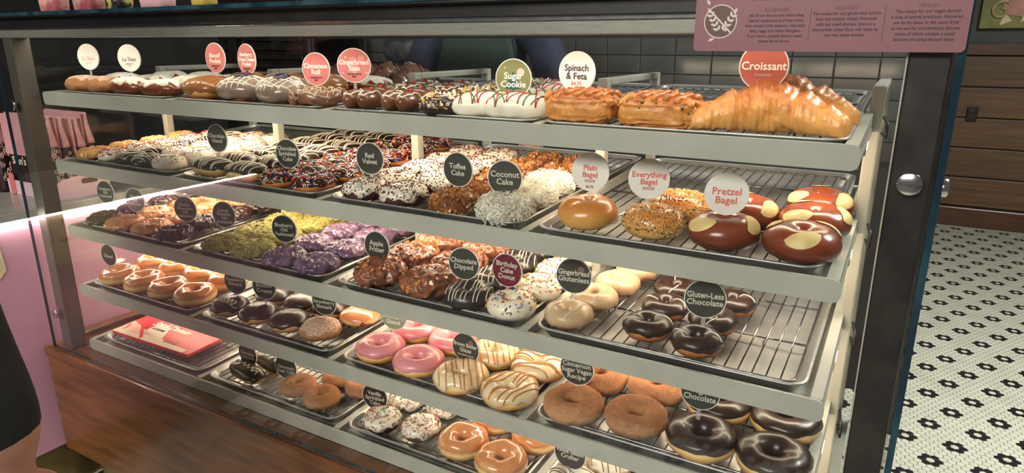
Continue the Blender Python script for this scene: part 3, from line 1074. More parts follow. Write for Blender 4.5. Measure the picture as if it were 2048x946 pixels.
def craggy(R, rr, rz, dm, im, rnd, v, amp=.0058, freq=78, lo=-30, nu=92, nv=26, extra=None):
    S = Surf(torus(R, rr, rz, .3), amp, freq, v * 2.7 + hash_(im.name) % 17, 3, True)
    ic = shell(S, True, lo, .0014, .22, v + 60, nu=nu, nv=nv, inner=215)
    r = [('dough', full(S, True, nu, nv).mesh('dough', dm), -1, 0), ('icing', ic.mesh('icing', im), -1, 0)]
    if extra: r.append(extra(ic))
    return r


@proto('oldf', 3)
def _(rnd, v): return craggy(.028, .021, .014, D_cake, M_of_ic, rnd, v)


@proto('dbl', 2)
def _(rnd, v): return craggy(.0265, .0185, .0145, D_cakedk, M_choc, rnd, v)


@proto('blue', 3)
def _(rnd, v): return craggy(.0275, .0205, .015, D_cake, M_blue, rnd, v, .0064, 70)


@proto('pist', 3)
def _(rnd, v):
    return craggy(.0275, .0215, .0145, D_cake, M_pist, rnd, v, .0060, 74, extra=lambda ic: ('pistachio_crumbs', crumbs(ic, 2, 430, .0021, rnd, 1.0, nz=-.3).mesh('pistachio_crumbs', [M_pist, mat('pistachio_pale', rgb(192, 188, 108), .6, c2=rgb(168, 160, 80), nscale=50)], False), 1, 1))


@proto('cruller', 2)
def _(rnd, v):
    def f(th, ph):
        p, n = torus(.027, .0185 + .0028 * math.cos(11 * th + 2.2 * math.sin(ph)), .0165)(th, ph)
        return p, n
    S = Surf(f, .001, 40, v + 30)
    ic = shell(S, True, -10, .0014, .2, v + 66, nu=88)
    return [('dough', full(S, True, 88, 18).mesh('dough', D_yeast), -1, 0), ('icing', ic.mesh('icing', M_white_ic), -1, 0),
            ('dark_drizzle', drizzle(bvh(ic), zig(7, .044, .046, rnd), .0010).mesh('dark_drizzle', M_chocm), 1, 1)]


@proto('cru_plain', 2)
def _(rnd, v): return craggy(.0235, .0185, .0145, D_cake, mat('honey_glaze', rgb(226, 178, 116), .35, c2=rgb(200, 140, 84), nscale=36, coat=.4), rnd, v, .0050, 76)


@proto('fritter', 3)
def _(rnd, v):
    S = Surf(sup(.058, .052, .0225, 2.4, 2.6, .15), .0105, 44, v * 3.3 + 1, 3, True)
    b = full(S, False, 84, 30)
    ch = crumbs(b, 1, 26, .0075, rnd, .5, nz=.1, zmin=.012)
    return [('crust', b.mesh('crust', M_frit), -1, 0), ('apple_pieces', ch.mesh('apple_pieces', [M_fritlt], False), 0, 1)]


@proto('redv', 3)
def _(rnd, v):
    S = Surf(torus(.0275, .0195, .0185), .0022, 34, v + 33)
    ic = shell(S, True, -2, .0018, .45, v + 71, nu=64)
    return [('dough', full(S).mesh('dough', M_redv), -1, 0), ('icing', ic.mesh('icing', M_white_ic), -1, 0), ('cake_crumbs', crumbs(ic, 2, 460, .0022, rnd, .8, nz=-.1).mesh('cake_crumbs', [M_redc, M_redv], False), 1, 1)]


@proto('toffee', 3)
def _(rnd, v):
    S = Surf(torus(.0275, .0195, .0185), .003, 40, v + 34)
    b = full(S)
    return [('dough', b.mesh('dough', M_toff2), -1, 0), ('toffee_bits', crumbs(b, 2, 620, .0042, rnd, .8, nz=-.6).mesh('toffee_bits', [M_toff, M_toff2], False), 0, 1)]


@proto('coconut', 2)
def _(rnd, v):
    S = Surf(torus(.0275, .0205, .019), .0022, 34, v + 35)
    b = full(S)
    return [('dough', b.mesh('dough', M_white_ic), -1, 0), ('coconut_shreds', shreds(b, 1300, .012, rnd, nz=-.7).mesh('coconut_shreds', [M_coco], False), 0, 1)]


@proto('bagel', 1)
def _(rnd, v):
    def f(th, ph):
        k = 1 - .10 * math.exp(-((th - 4.2) / .35) ** 2)
        p, n = torus(.0245, .0275, .0265)(th, ph)
        p = Vector((p.x, p.y, p.z * k)); return p, n
    S = Surf(f, .0015, 24, 36)
    return [('crust', full(S, True, 56, 24).mesh('crust', D_bagel), -1, 0)]


@proto('evb', 2)
def _(rnd, v):
    S = Surf(torus(.025, .0265, .0245), .002, 24, v + 37)
    b = full(S, True, 48, 22)
    return [('crust', b.mesh('crust', D_bagel), -1, 0), ('seeds', crumbs(b, 4, 1500, .0019, rnd, .7, nz=-.4).mesh('seeds', [M_seed, M_seed, M_poppy, M_onion], False), 0, 1)]


@proto('pretzel', 3)
def _(rnd, v):
    S = Surf(torus(.0265, .0285, .0255), .002, 22, v + 38)
    r = [('crust', full(S, True, 56, 24).mesh('crust', D_pretz), -1, 0)]
    for k in range(3):
        th0 = 4.1 + k * 2.1 + v * .5
        g = G(); vs = []; fs = []
        for i in range(13):
            q = -1 + 2 * i / 12
            th = th0 + .55 * q
            mid = math.radians(48) + .25 * q; hw = .55 * (1 - q * q) ** .7 + .01
            for j in range(7):
                e = -1 + 2 * j / 6
                vs.append(tuple(S.pt(th, mid + hw * e, .0012 + .0022 * (1 - abs(e) ** 2) * (1 - abs(q) ** 2))))
        for i in range(12):
            for j in range(6): fs.append((i * 7 + j, (i + 1) * 7 + j, (i + 1) * 7 + j + 1, i * 7 + j + 1))
        g.add(vs, fs)
        r.append(('scored_patch', g.mesh('scored_patch', M_cream), -1, 0))
    return r


@proto('sugar_round', 2)
def _(rnd, v):
    S = Surf(sup(.047, .044, .0225, 2.2, 2.3), .0022, 28, v + 40)
    return [('dough', full(S, False, 44, 18).mesh('dough', D_cinn), -1, 0), ('sugar_coat', shell(S, False, 40, .0006, .3, v).mesh('sugar_coat', M_dust), -1, 0)]


@proto('powder_bar', 2)
def _(rnd, v):
    S = Surf(sup(.066, .034, .022, 2.6, 2.3), .0028, 28, v + 41)
    return [('dough', full(S, False, 48, 18).mesh('dough', D_pretz), -1, 0), ('powdered_sugar', shell(S, False, 28, .0014, .4, v + 2, k=(7, 12)).mesh('powdered_sugar', M_powd), -1, 0)]


@proto('biscoff', 2)
def _(rnd, v):
    S = Surf(sup(.057, .047, .0275, 2.3, 2.2), .003, 24, v + 42)
    ic = shell(S, False, -8, .0016, .2, v + 5)
    return [('dough', full(S, False, 44, 18).mesh('dough', D_yeast), -1, 0), ('glaze', ic.mesh('glaze', M_bisc), -1, 0),
            ('caramel_drizzle', drizzle(bvh(ic), zig(6, .05, .05, rnd), .0011).mesh('caramel_drizzle', M_carm), 1, 1)]


@proto('blueb', 2)
def _(rnd, v):
    S = Surf(sup(.060, .050, .029, 2.3, 2.2), .003, 24, v + 43)
    ic = shell(S, False, -30, .0016, .2, v + 6)
    j = Surf(sup(.020, .018, .008, 2, 2), .0035, 110, v)
    jm = full(j, False, 28, 10); jm.v = [(x, y, z + .047) for x, y, z in jm.v]
    L_ = zig(8, .058, .05, rnd) + [[(y, x) for x, y in l] for l in zig(5, .045, .058, rnd)]
    return [('dough', full(S, False, 44, 18).mesh('dough', D_yeast), -1, 0), ('glaze', ic.mesh('glaze', M_greylz), -1, 0), ('blueberry_filling', jm.mesh('blueberry_filling', M_pbl), -1, 0),
            ('white_drizzle', drizzle(bvh(ic), L_, .0012).mesh('white_drizzle', M_white_ic), 1, 1)]


@proto('cinroll', 1)
def _(rnd, v):
    g = G(); pts = []; rr = []
    for k in range(110):
        a = k / 109 * 2 * PI * 2.6; r = .006 + .046 * k / 109
        pts.append((r * math.cos(a), r * math.sin(a), .017 + .003 * math.sin(a * 3.1))); rr.append(.0125 * (1 - .2 * (k / 109)))
    g.tube(pts, rr, 10)
    g.v = [(x, y, max(.0, (z - .017) * 1.35 + .017)) for x, y, z in g.v]
    t_ = bvh(g)
    L_ = zig(10, .055, .055, rnd) + [[(y, x) for x, y in l] for l in zig(6, .05, .05, rnd)]
    return [('coil', g.mesh('coil', mat('roll_crust', rgb(150, 98, 66), .35, c2=rgb(104, 62, 42), nscale=30, coat=.6, bump=.4, bscale=80)), -1, 0),
            ('icing_streaks', drizzle(t_, L_, .0013).mesh('icing_streaks', mat('thin_icing', rgb(206, 184, 158), .3, c2=rgb(190, 164, 136), nscale=40, coat=.5)), 0, 1)]


def remeshed(parts, vox=.004, it=4):
    """one skin over overlapping blobs (c, radii)"""
    bm = bmesh.new()
    for c, r in parts:
        bmesh.ops.create_uvsphere(bm, u_segments=18, v_segments=10, radius=1.0, matrix=Matrix.Translation(c) @ Matrix.Diagonal((*r, 1)))
    me = bpy.data.meshes.new('blob'); bm.to_mesh(me); bm.free()
    o = bpy.data.objects.new('blob', me); col.objects.link(o)
    m = o.modifiers.new('r', 'REMESH'); m.mode = 'VOXEL'; m.voxel_size = vox
    s_ = o.modifiers.new('s', 'SMOOTH'); s_.iterations = it; s_.factor = .5
    dg = bpy.context.evaluated_depsgraph_get()
    e = bpy.data.meshes.new_from_object(o.evaluated_get(dg))
    bpy.data.objects.remove(o); bpy.data.meshes.remove(me)
    g = G(); g.add([tuple(v.co) for v in e.vertices], [tuple(p.vertices) for p in e.polygons])
    bpy.data.meshes.remove(e)
    return g


@proto('gstan', 1)
def _(rnd, v):
    h = .021
    P = [((0, .048, h), (.025, .024, .021)), ((0, .012, h), (.026, .034, .021)), ((-.03, .016, h), (.024, .015, .018)), ((.03, .016, h), (.024, .015, .018)),
         ((-.018, -.036, h), (.018, .032, .020)), ((.018, -.036, h), (.018, .032, .020))]
    g = remeshed(P, .0038, 6)
    g.v = [(x, y, max(z, .002) - .002) for x, y, z in g.v]
    t_ = bvh(g)
    out = [(0, .064), (-.016, .06), (-.019, .044), (-.024, .03), (-.044, .026), (-.046, .010), (-.028, .004), (-.022, -.01), (-.030, -.04), (-.024, -.06), (-.010, -.058), (-.006, -.03), (0, -.018)]
    out = out + [(-x, y) for x, y in reversed(out[:-1])]
    ln = []
    for a, b in zip(out, out[1:] + out[:1]): ln += [(a[0] + (b[0] - a[0]) * q / 5, a[1] + (b[1] - a[1]) * q / 5) for q in range(5)]
    o = G(); dots = G()
    o = drizzle(t_, [ln + ln[:1]], .0015)
    for (x, y), mi in (((0, .022), 0), ((0, .008), 1), ((0, -.006), 0), ((-.008, .052), 1), ((.008, .052), 1)):
        hh = t_.ray_cast(Vector((x, y, .2)), Vector((0, 0, -1)))
        z = hh[0].z if hh[0] else .04
        dots.lathe([(.0003, z - .002), (.004, z), (.0042, z + .0015), (.003, z + .003), (.0003, z + .0036)], 10, mi, Matrix.Translation((x, y, 0)))
    return [('body', g.mesh('body', M_chocm), -1, 0), ('icing_outline', o.mesh('icing_outline', M_white_ic), -1, 0), ('candy_dots', dots.mesh('candy_dots', [M_red, M_grn]), -1, 1)]


@proto('rocky', 2)
def _(rnd, v):
    S = Surf(torus(.026, .0205, .019), .004, 40, v + 45)
    b = full(S)
    t1 = crumbs(b, 3, 150, .0045, rnd, 1.0, nz=0, zmin=.016); t2 = sticks(b, 2, 90, .009, .0011, rnd, nz=.0)
    k = len(t1.v); t1.v += t2.v; t1.f += [tuple(i + k for i in f) for f in t2.f]; t1.m += t2.m
    return [('icing', b.mesh('icing', M_choc), -1, 0), ('nut_topping', t1.mesh('nut_topping', [M_nut, M_wht, M_chocm], False), 0, 1)]


@proto('cookie', 2)
def _(rnd, v):
    S = Surf(sup(.060, .029, .0225, 2.4, 2.3), .0025, 28, v + 46)
    ic = shell(S, False, -40, .0016, .2, v + 7)
    r_ = drizzle(bvh(ic), zig(7, .055, .034, rnd, .6), .0012); g_ = drizzle(bvh(ic), zig(6, .055, .034, rnd, .9), .0011)
    return [('dough', full(S, False, 44, 18).mesh('dough', D_yeast), -1, 0), ('icing', ic.mesh('icing', M_white_ic), -1, 0), ('red_drizzle', r_.mesh('red_drizzle', M_red), 1, 1), ('green_drizzle', g_.mesh('green_drizzle', M_grn), 1, 1)]


@proto('spin', 2)
def _(rnd, v):
    def f(th, ph):
        p, n = sup(.060, .040, .0245, 4.5, 3.4, .1)(th, ph)
        k = 1 + .035 * math.sin(p.z * 900 + 2 * math.sin(th * 3 + v))
        return Vector((p.x * k, p.y * k, p.z)), n
    S = Surf(f, .0058, 58, v + 47, 3, True)
    b = full(S, False, 80, 34)
    t_ = bvh(b)
    st = G()
    for k in range(7):
        x0 = -.054 + .018 * k
        st_l = [(x0 + .018 * q, -.034 + .068 * q) for q in [i / 14 for i in range(15)]]
        run = []
        for x, y in st_l:
            h = t_.ray_cast(Vector((x, y, .2)), Vector((0, 0, -1)))
            if h[0]: run.append(h[0] + Vector((0, 0, .001 + .0015 * abs(math.sin(x * 90)))))
        if len(run) > 3: st.tube(run, [.0042 * (.55 + .6 * abs(math.sin(i * .8 + k * 1.7)) + rnd.uniform(0, .3)) for i in range(len(run))], 7)
    sp = crumbs(b, 1, 22, .004, rnd, .6, nz=.2, zmin=.02)
    return [('crust', b.mesh('crust', D_puff), -1, 0), ('braid', st.mesh('braid', D_puff), -1, 0), ('spinach_bits', sp.mesh('spinach_bits', [mat('spinach', rgb(74, 82, 36), .5, c2=rgb(58, 64, 28), nscale=40)], False), 0, 1)]


def crescent(wd, rad, bend, mt, nseg, seed, hk=1.0):
    g = G(); L_ = []
    n = 90; m = 26
    for i in range(n + 1):
        t = -1 + 2 * i / n
        x = wd * t; y = -bend * t * t
        env = max(1 - abs(t) ** 1.35 * .60, .05) if abs(t) < .985 else .18
        s_ = (abs(t) * nseg + .5) % 1.0
        sm = s_ / .82 if s_ < .82 else (1 - s_) / .18
        step = 1.0 + .15 * (1 - sm if abs(t) > .14 else .75) - .05
        r = rad * env * step
        ang = math.atan(-2 * bend * t / wd)
        ring = []
        for j in range(m):
            a = 2 * PI * j / m
            p = Vector((x, y, 0)); nn = noise.noise(Vector((x * 38, math.cos(a) * 2.2 + seed, math.sin(a) * 2.2))) + .5 * noise.noise(Vector((x * 95, math.cos(a) * 5, math.sin(a) * 5 + seed)))
            lam = .026 * math.sin(x * 620 + 3 * math.cos(a) + 2.5 * noise.noise(Vector((x * 30, a, seed)))) + .05 * noise.noise(Vector((x * 260, math.cos(a) * 3, math.sin(a) * 3 + seed)))
            rr = r * (1 + .20 * nn + lam)
            yy = rr * math.cos(a); zz = rr * math.sin(a) * hk
            z = max(zz + r * .8 * hk, 0)
            ring.append((x - yy * math.sin(ang), y + yy * math.cos(ang), z))
        L_.append(ring)
    g.loops(L_)
    return g.mesh('crust', mt)


@proto('crois', 2)
def _(rnd, v): return [('crust', crescent(.108, .037, .036, D_crois, 3.2, v * 5.0), -1, 0)]


@proto('twist', 2)
def _(rnd, v): return [('crust', crescent(.062, .030, .03, mat('twist_crust', rgb(120, 82, 60), .3, c2=rgb(78, 50, 38), nscale=30, coat=.6, bump=.3), 4.2, v * 7.0 + 2, 1.1), -1, 0)]
# ------------------------------------------------------------------ the pastries, tray by tray
ORD = ['front', 'second', 'third', 'fourth', 'fifth', 'sixth', 'seventh', 'eighth']
NTH = ['first', 'second', 'third', 'fourth', 'fifth', 'sixth']


def lay(kind, s, name, desc, cat, group, pts, rot=None, jit=.35):
    """pts: (x, y) or (x, y, rz) on shelf s"""
    V = PROTO[kind]
    rnd = random.Random(hash_(kind) + s * 7)
    P = sorted([(p[1], p[0], p[2] if len(p) > 2 else None) for p in pts])
    rows = []
    for p in P:
        if rows and abs(rows[-1][0][0] - p[0]) < .042: rows[-1].append(p)
        else: rows.append([p])
    c = 0
    for ri, row in enumerate(rows):
        row.sort(key=lambda q: q[1])
        for i, (y, x, rz) in enumerate(row):
            n = len(row)
            pos = '' if n == 1 else (('left one', 'right one')[i] if n == 2 else NTH[i] + ' from left')
            if len(rows) > 1: lab = f"{desc}, {pos + ' in ' if pos else ''}{ORD[ri]} row"
            else: lab = f"{desc}, {pos}" if pos else desc
            if rz is None:
                rz = rot + rnd.uniform(-jit, jit) if rot is not None else rnd.uniform(0, 2 * PI)
            t_ = empty(name, SH(s, x, y - (.010 if s == 1 else 0), TOPZ + LOW[s]), (TILT, 0, rz), label=lab, cat=cat, group=group)
            obs_ = []
            for pn, me, par, stuff in V[c % len(V)]:
                o = put(pn, me, t_ if par < 0 else obs_[par])
                if stuff: o['kind'] = 'stuff'
                obs_.append(o)
            c += 1


# case floor (lowest level)
lay('eclair', 5, 'eclair', 'chocolate-iced eclair on the case floor', 'eclair', 'eclairs on the case floor', [(.600, .060), (.615, .125)], -.25, .05)
lay('cinn_small', 5, 'cake_donut', 'small cinnamon-sugar cake donut on the case floor', 'donut', 'cinnamon cake donuts', [(.765, .078), (.857, .066), (.83, .155), (.912, .15)])
lay('van_sprk', 5, 'sprinkled_donut', 'white-iced donut with red and green sprinkles', 'donut', 'vanilla sprinkled cake donuts', [(1.048, .060), (1.145, .077), (1.05, .152), (1.147, .168)])
lay('glazed', 5, 'glazed_donut', 'plain glazed ring donut on the case floor', 'donut', 'glazed donuts on the case floor', [(1.258, .075), (1.364, .056), (1.275, .185), (1.385, .166)])
lay('cruller', 5, 'cruller', 'white-glazed cruller with dark drizzle at the bottom edge', 'cruller', 'vanilla glazed crullers', [(1.512, .073), (1.608, .085), (1.555, .165), (1.655, .175)])
# fourth shelf
lay('glazed', 4, 'glazed_donut', 'glazed yeast ring donut beside the pink counter', 'donut', 'glazed donuts on the fourth shelf', [(.086, .066), (.197, .066), (.305, .068), (.410, .072), (.078, .178), (.183, .178), (.292, .182), (.399, .183)])
lay('bavarian', 4, 'filled_donut', 'chocolate-iced filled donut topped with white icing loops', 'donut', None, [(.557, .066)], 0, .1)
lay('boston', 4, 'filled_donut', 'glossy chocolate-iced round filled donut', 'donut', 'boston cream donuts', [(.660, .068), (.762, .072), (.61, .165), (.708, .170), (.80, .172)])
lay('bis_sugar', 4, 'filled_donut', 'sugar-dusted round filled donut under a dark sign', 'donut', None, [(.866, .072)])
lay('bis_filled', 4, 'filled_donut', 'glazed filled donut with red jam behind the sugar-dusted one', 'donut', None, [(.896, .172, .2)])
lay('pink', 4, 'pink_donut', 'pink strawberry-iced ring donut', 'donut', 'pink iced donuts', [(1.048, .070), (1.160, .060), (1.062, .180), (1.170, .172)])
lay('brownb', 4, 'butter_glazed_donut', 'cream-iced ring donut with caramel streaks', 'donut', 'brown butter donuts', [(1.2745, .048), (1.388, .048), (1.283, .160), (1.392, .161)])
lay('cinn', 4, 'sugar_donut', 'large cinnamon-sugar ring donut', 'donut', 'cinnamon sugar donuts on the fourth shelf', [(1.517, .062), (1.632, .078), (1.52, .178), (1.632, .195)])
lay('veg_choc', 4, 'chocolate_donut', 'large ring donut with glossy chocolate icing', 'donut', 'vegan chocolate donuts', [(1.750, .070), (1.866, .070), (1.750, .190), (1.866, .190)])
# third shelf
lay('dbl', 3, 'old_fashioned_donut', 'dark glazed donut at the far left of third shelf', 'donut', 'dark old fashioned donuts at far left', [(.078, .055), (.066, .148), (.07, .24)])
lay('oldf', 3, 'old_fashioned_donut', 'tan craggy old fashioned donut', 'donut', 'tan old fashioned donuts', [(.175, .052), (.277, .062), (.162, .150), (.266, .160), (.165, .248), (.270, .258), (.17, .346), (.275, .356)])
lay('dbl', 3, 'old_fashioned_donut', 'black-brown chocolate old fashioned donut beside the green ones', 'donut', 'double chocolate old fashioned donuts', [(.385, .056), (.368, .155), (.374, .25), (.38, .345)])
lay('pist', 3, 'old_fashioned_donut', 'green pistachio-crusted old fashioned donut', 'donut', 'green pistachio donuts', [(.573, .060), (.677, .060), (.564, .160), (.668, .160), (.56, .26), (.664, .26), (.56, .36), (.664, .36)])
lay('blue', 3, 'old_fashioned_donut', 'purple blueberry-glazed old fashioned donut', 'donut', 'purple blueberry donuts', [(.787, .056), (.888, .058), (.775, .156), (.878, .158), (.773, .256), (.876, .258), (.773, .356), (.876, .358)])
lay('fritter', 3, 'apple_fritter', 'knobbly brown apple fritter', 'fritter', 'apple fritters', [(1.063, .068), (1.186, .070), (1.063, .178), (1.186, .182), (1.063, .292), (1.186, .294)])
lay('choc_dip', 3, 'chocolate_donut', 'dark chocolate-dipped ring donut with white stripes', 'donut', 'chocolate dipped donuts', [(1.294, .056), (1.296, .152), (1.290, .248), (1.288, .344)], .5)
lay('bday', 3, 'sprinkled_donut', 'white-iced donut with rainbow sprinkles next to striped ones', 'donut', 'birthday cake donuts', [(1.389, .054), (1.393, .150), (1.390, .245), (1.388, .34)])
lay('ging', 3, 'gingerbread_donut', 'tan-iced ring donut with thin white lines', 'donut', 'tan gingerbread donuts', [(1.500, .068), (1.510, .158), (1.524, .247), (1.532, .336)], .1)
lay('gl_choc', 3, 'chocolate_donut', 'small chocolate-iced donut with curved white line', 'donut', 'gluten-less chocolate donuts', [(1.640, .088), (1.729, .070), (1.642, .178), (1.735, .160), (1.636, .267), (1.745, .250)])
# second shelf
lay('cru_plain', 2, 'honey_donut', 'small tan craggy donut at the left end of second shelf', 'donut', 'small tan donuts', [(.072, .060), (.066, .150), (.064, .240), (.06, .33)])
lay('wh_pink', 2, 'sprinkled_donut', 'small white-iced donut with red sprinkles', 'donut', 'white donuts with red sprinkles', [(.157, .062), (.153, .142), (.150, .222), (.146, .302), (.14, .382)])
lay('dk_stripe', 2, 'striped_donut', 'small dark donut with white stripes', 'donut', 'small dark striped donuts', [(.240, .060), (.320, .054), (.236, .140), (.232, .220), (.228, .300), (.224, .380)])
lay('wh_conf', 2, 'confetti_donut', 'small white-iced donut with rainbow confetti, second shelf', 'donut', 'small confetti donuts', [(.405, .056), (.322, .138), (.404, .142), (.318, .222), (.402, .226), (.314, .306), (.399, .31), (.31, .39), (.396, .395)])
lay('choc_bar', 2, 'long_john', 'chocolate bar donut with white drizzle', 'donut', 'drizzled chocolate bar donuts', [(x, .054 + .076 * j) for j in range(7) for x in (.574, .692)], 0, .08)
lay('choc_sprk', 2, 'sprinkled_donut', 'chocolate-iced donut with bright sprinkles', 'donut', 'chocolate sprinkled cake donuts', [(x - .004 * j, .057 + .094 * j) for j in range(6) for x in (.804, .899)])
lay('redv', 2, 'red_velvet_donut', 'white-iced red velvet donut with red crumbs', 'donut', 'red velvet donuts', [(x - .003 * j, .058 + .098 * j) for j in range(5) for x in (1.043, 1.142)])
lay('toffee', 2, 'toffee_donut', 'donut crusted with golden toffee bits', 'donut', 'toffee donuts', [(1.262, .058), (1.256, .156), (1.25, .254), (1.246, .352), (1.346, .352), (1.25, .45), (1.35, .45)])
lay('coconut', 2, 'coconut_donut', 'white donut covered in shredded coconut', 'donut', 'coconut donuts', [(1.373, .058), (1.372, .158), (1.362, .256)])
lay('bagel', 2, 'bagel', 'smooth golden plain bagel at the left of its tray', 'bagel', None, [(1.524, .082, 0)])
lay('evb', 2, 'seeded_bagel', 'bagel covered in seeds', 'bagel', 'everything bagels', [(1.640, .086), (1.652, .192)])
lay('pretzel', 2, 'pretzel_bagel', 'dark brown pretzel bagel with cream scored patches', 'bagel', 'pretzel bagels', [(1.754, .080, 0), (1.868, .076, .3), (1.764, .196, .8), (1.871, .190, 2.2), (1.868, .304, 1.2)])
# top shelf
lay('sugar_round', 1, 'filled_donut', 'brown sugared round donut at the left end of top shelf', 'donut', 'sugared round donuts', [(.074, .074), (.172, .072)])
lay('powder_bar', 1, 'powdered_donut', 'long brown donut topped with powdered sugar', 'donut', 'powdered long donuts', [(.290, .066), (.426, .062), (.105, .160), (.250, .160), (.400, .158), (.180, .25), (.33, .25)], 0, .12)
lay('biscoff', 1, 'filled_pocket', 'tan glazed filled pocket donut', 'donut', 'tan glazed pockets', [(.578, .074), (.585, .175), (.705, .182), (.83, .182)], 0, .2)
lay('blueb', 1, 'filled_pocket', 'grey-glazed pocket donut with white drizzle and blueberry top', 'donut', 'blueberry pockets', [(.700, .076), (.828, .070)], 0, .3)
lay('cinroll', 1, 'cinnamon_roll', 'coiled cinnamon roll with thin icing on top shelf', 'cinnamon roll', None, [(.934, .068, .4)])
lay('powder_bar', 1, 'powdered_donut', 'long powdered donut behind the tan pockets', 'donut', 'powdered long donuts behind', [(.60, .275), (.745, .275), (.885, .275)], 0, .12)
lay('twist', 1, 'glazed_twist', 'brown glazed twisted pastry at the back of top shelf', 'pastry', 'glazed twists', [(.665, .43), (.740, .435), (.815, .43), (.89, .43)], 1.2, .1)
lay('gstan', 1, 'gingerbread_donut', 'gingerbread-man shaped chocolate donut with white outline', 'donut', 'gingerbread figures', [(1.062, .088), (1.160, .088), (1.062, .222), (1.160, .222)], 0, .05)
lay('rocky', 1, 'nut_topped_donut', 'chocolate donut heaped with nuts', 'donut', 'nut topped chocolate donuts', [(1.252, .064), (1.254, .160), (1.256, .256), (1.27, .36)])
lay('cookie', 1, 'sugar_cookie_donut', 'long white-iced donut with red and green drizzle', 'donut', 'sugar cookie donuts', [(1.335, .070, .55), (1.403, .062, .25), (1.352, .155, .2), (1.388, .225, .1), (1.37, .295, 0)])
lay('spin', 1, 'puff_pastry', 'golden rectangular puff pastry with spinach', 'pastry', 'spinach pastries', [(1.517, .080), (1.646, .078)], 0, .08)
lay('crois', 1, 'croissant', 'large golden croissant', 'croissant', 'croissants', [(1.800, .096, .04), (1.808, .205, -.12)])

# ------------------------------------------------------------------ round name signs
M_sg_dark = mat('sign_dark', rgb(66, 66, 58), .45, c2=rgb(60, 60, 53), nscale=20)
M_sg_brown = mat('sign_brown', rgb(62, 44, 40), .45, c2=rgb(56, 40, 36), nscale=20)
M_sg_pink = mat('sign_pink', rgb(214, 124, 118), .45, c2=rgb(208, 118, 112), nscale=20)
M_sg_coral = mat('sign_coral', rgb(192, 98, 80), .45, c2=rgb(186, 92, 76), nscale=20)
M_sg_white = mat('sign_white', rgb(240, 236, 226), .45, c2=rgb(234, 230, 220), nscale=20)
M_sg_olive = mat('sign_olive', rgb(132, 128, 78), .45, c2=rgb(126, 122, 74), nscale=20)
M_sg_maroon = mat('sign_maroon', rgb(112, 30, 46), .45, c2=rgb(104, 27, 42), nscale=20)
M_sg_sage = mat('sign_sage', rgb(160, 164, 132), .45, c2=rgb(152, 156, 126), nscale=20)
M_tx_light = mat('text_light', rgb(214, 208, 190), .5, c2=rgb(206, 200, 182), nscale=20)
M_tx_white = mat('text_white', rgb(248, 240, 226), .5, c2=rgb(244, 236, 222), nscale=20)
M_tx_dark = mat('text_dark', rgb(74, 42, 52), .5, c2=rgb(68, 38, 48), nscale=20)
M_tx_red = mat('text_red', rgb(226, 112, 104), .5, c2=rgb(220, 106, 98), nscale=20)
M_tx_pale = mat('text_pale_pink', rgb(226, 186, 178), .5, c2=rgb(220, 180, 172), nscale=20)
M_tx_grey = mat('text_grey', rgb(150, 140, 140), .5, c2=rgb(144, 134, 134), nscale=20)
M_tx_black = mat('text_black', rgb(42, 26, 26), .5, c2=rgb(36, 22, 22), nscale=20)
M_teal = mat('print_teal', rgb(36, 92, 82), .5, c2=rgb(32, 86, 76), nscale=20)
M_stem = mat('clear_stem', rgb(220, 220, 214), .2, c2=rgb(214, 214, 208), nscale=20, coat=.4, alpha=.3)
DR = .0335


def disc_mesh(r, y0, y1, m, name):
    g = G(); g.prism([(r * math.cos(2 * PI * k / 40), r * math.sin(2 * PI * k / 40)) for k in range(40)], -y1, -y0)
    me = g.mesh(name, m, False); return upright(me)


BACK = disc_mesh(DR, -.0002, .0022, M_sg_white, 'backing')
FACES = {}
STEM = G(); STEM.box(-.0035, .0035, .0003, .0014, -.054, -DR + .004, 0, .0004); STEMM = STEM.mesh('stem', M_stem, False)
FS = {'dark': (M_sg_dark, M_tx_light), 'brown': (M_sg_brown, M_tx_light), 'pink': (M_sg_pink, M_tx_white), 'coral': (M_sg_coral, M_tx_white), 'white': (M_sg_white, M_tx_dark),
      'whitered': (M_sg_white, M_tx_red), 'olive': (M_sg_olive, M_tx_white), 'maroon': (M_sg_maroon, M_tx_light), 'sage': (M_sg_sage, M_tx_white), 'whitepale': (M_sg_white, M_tx_pale), 'whitegrey': (M_sg_white, M_tx_grey)}
CN = {'dark': 'dark grey', 'brown': 'dark brown', 'pink': 'pink', 'coral': 'coral red', 'white': 'white', 'whitered': 'white', 'olive': 'olive green', 'maroon': 'maroon', 'sage': 'pale sage', 'whitepale': 'white', 'whitegrey': 'white'}


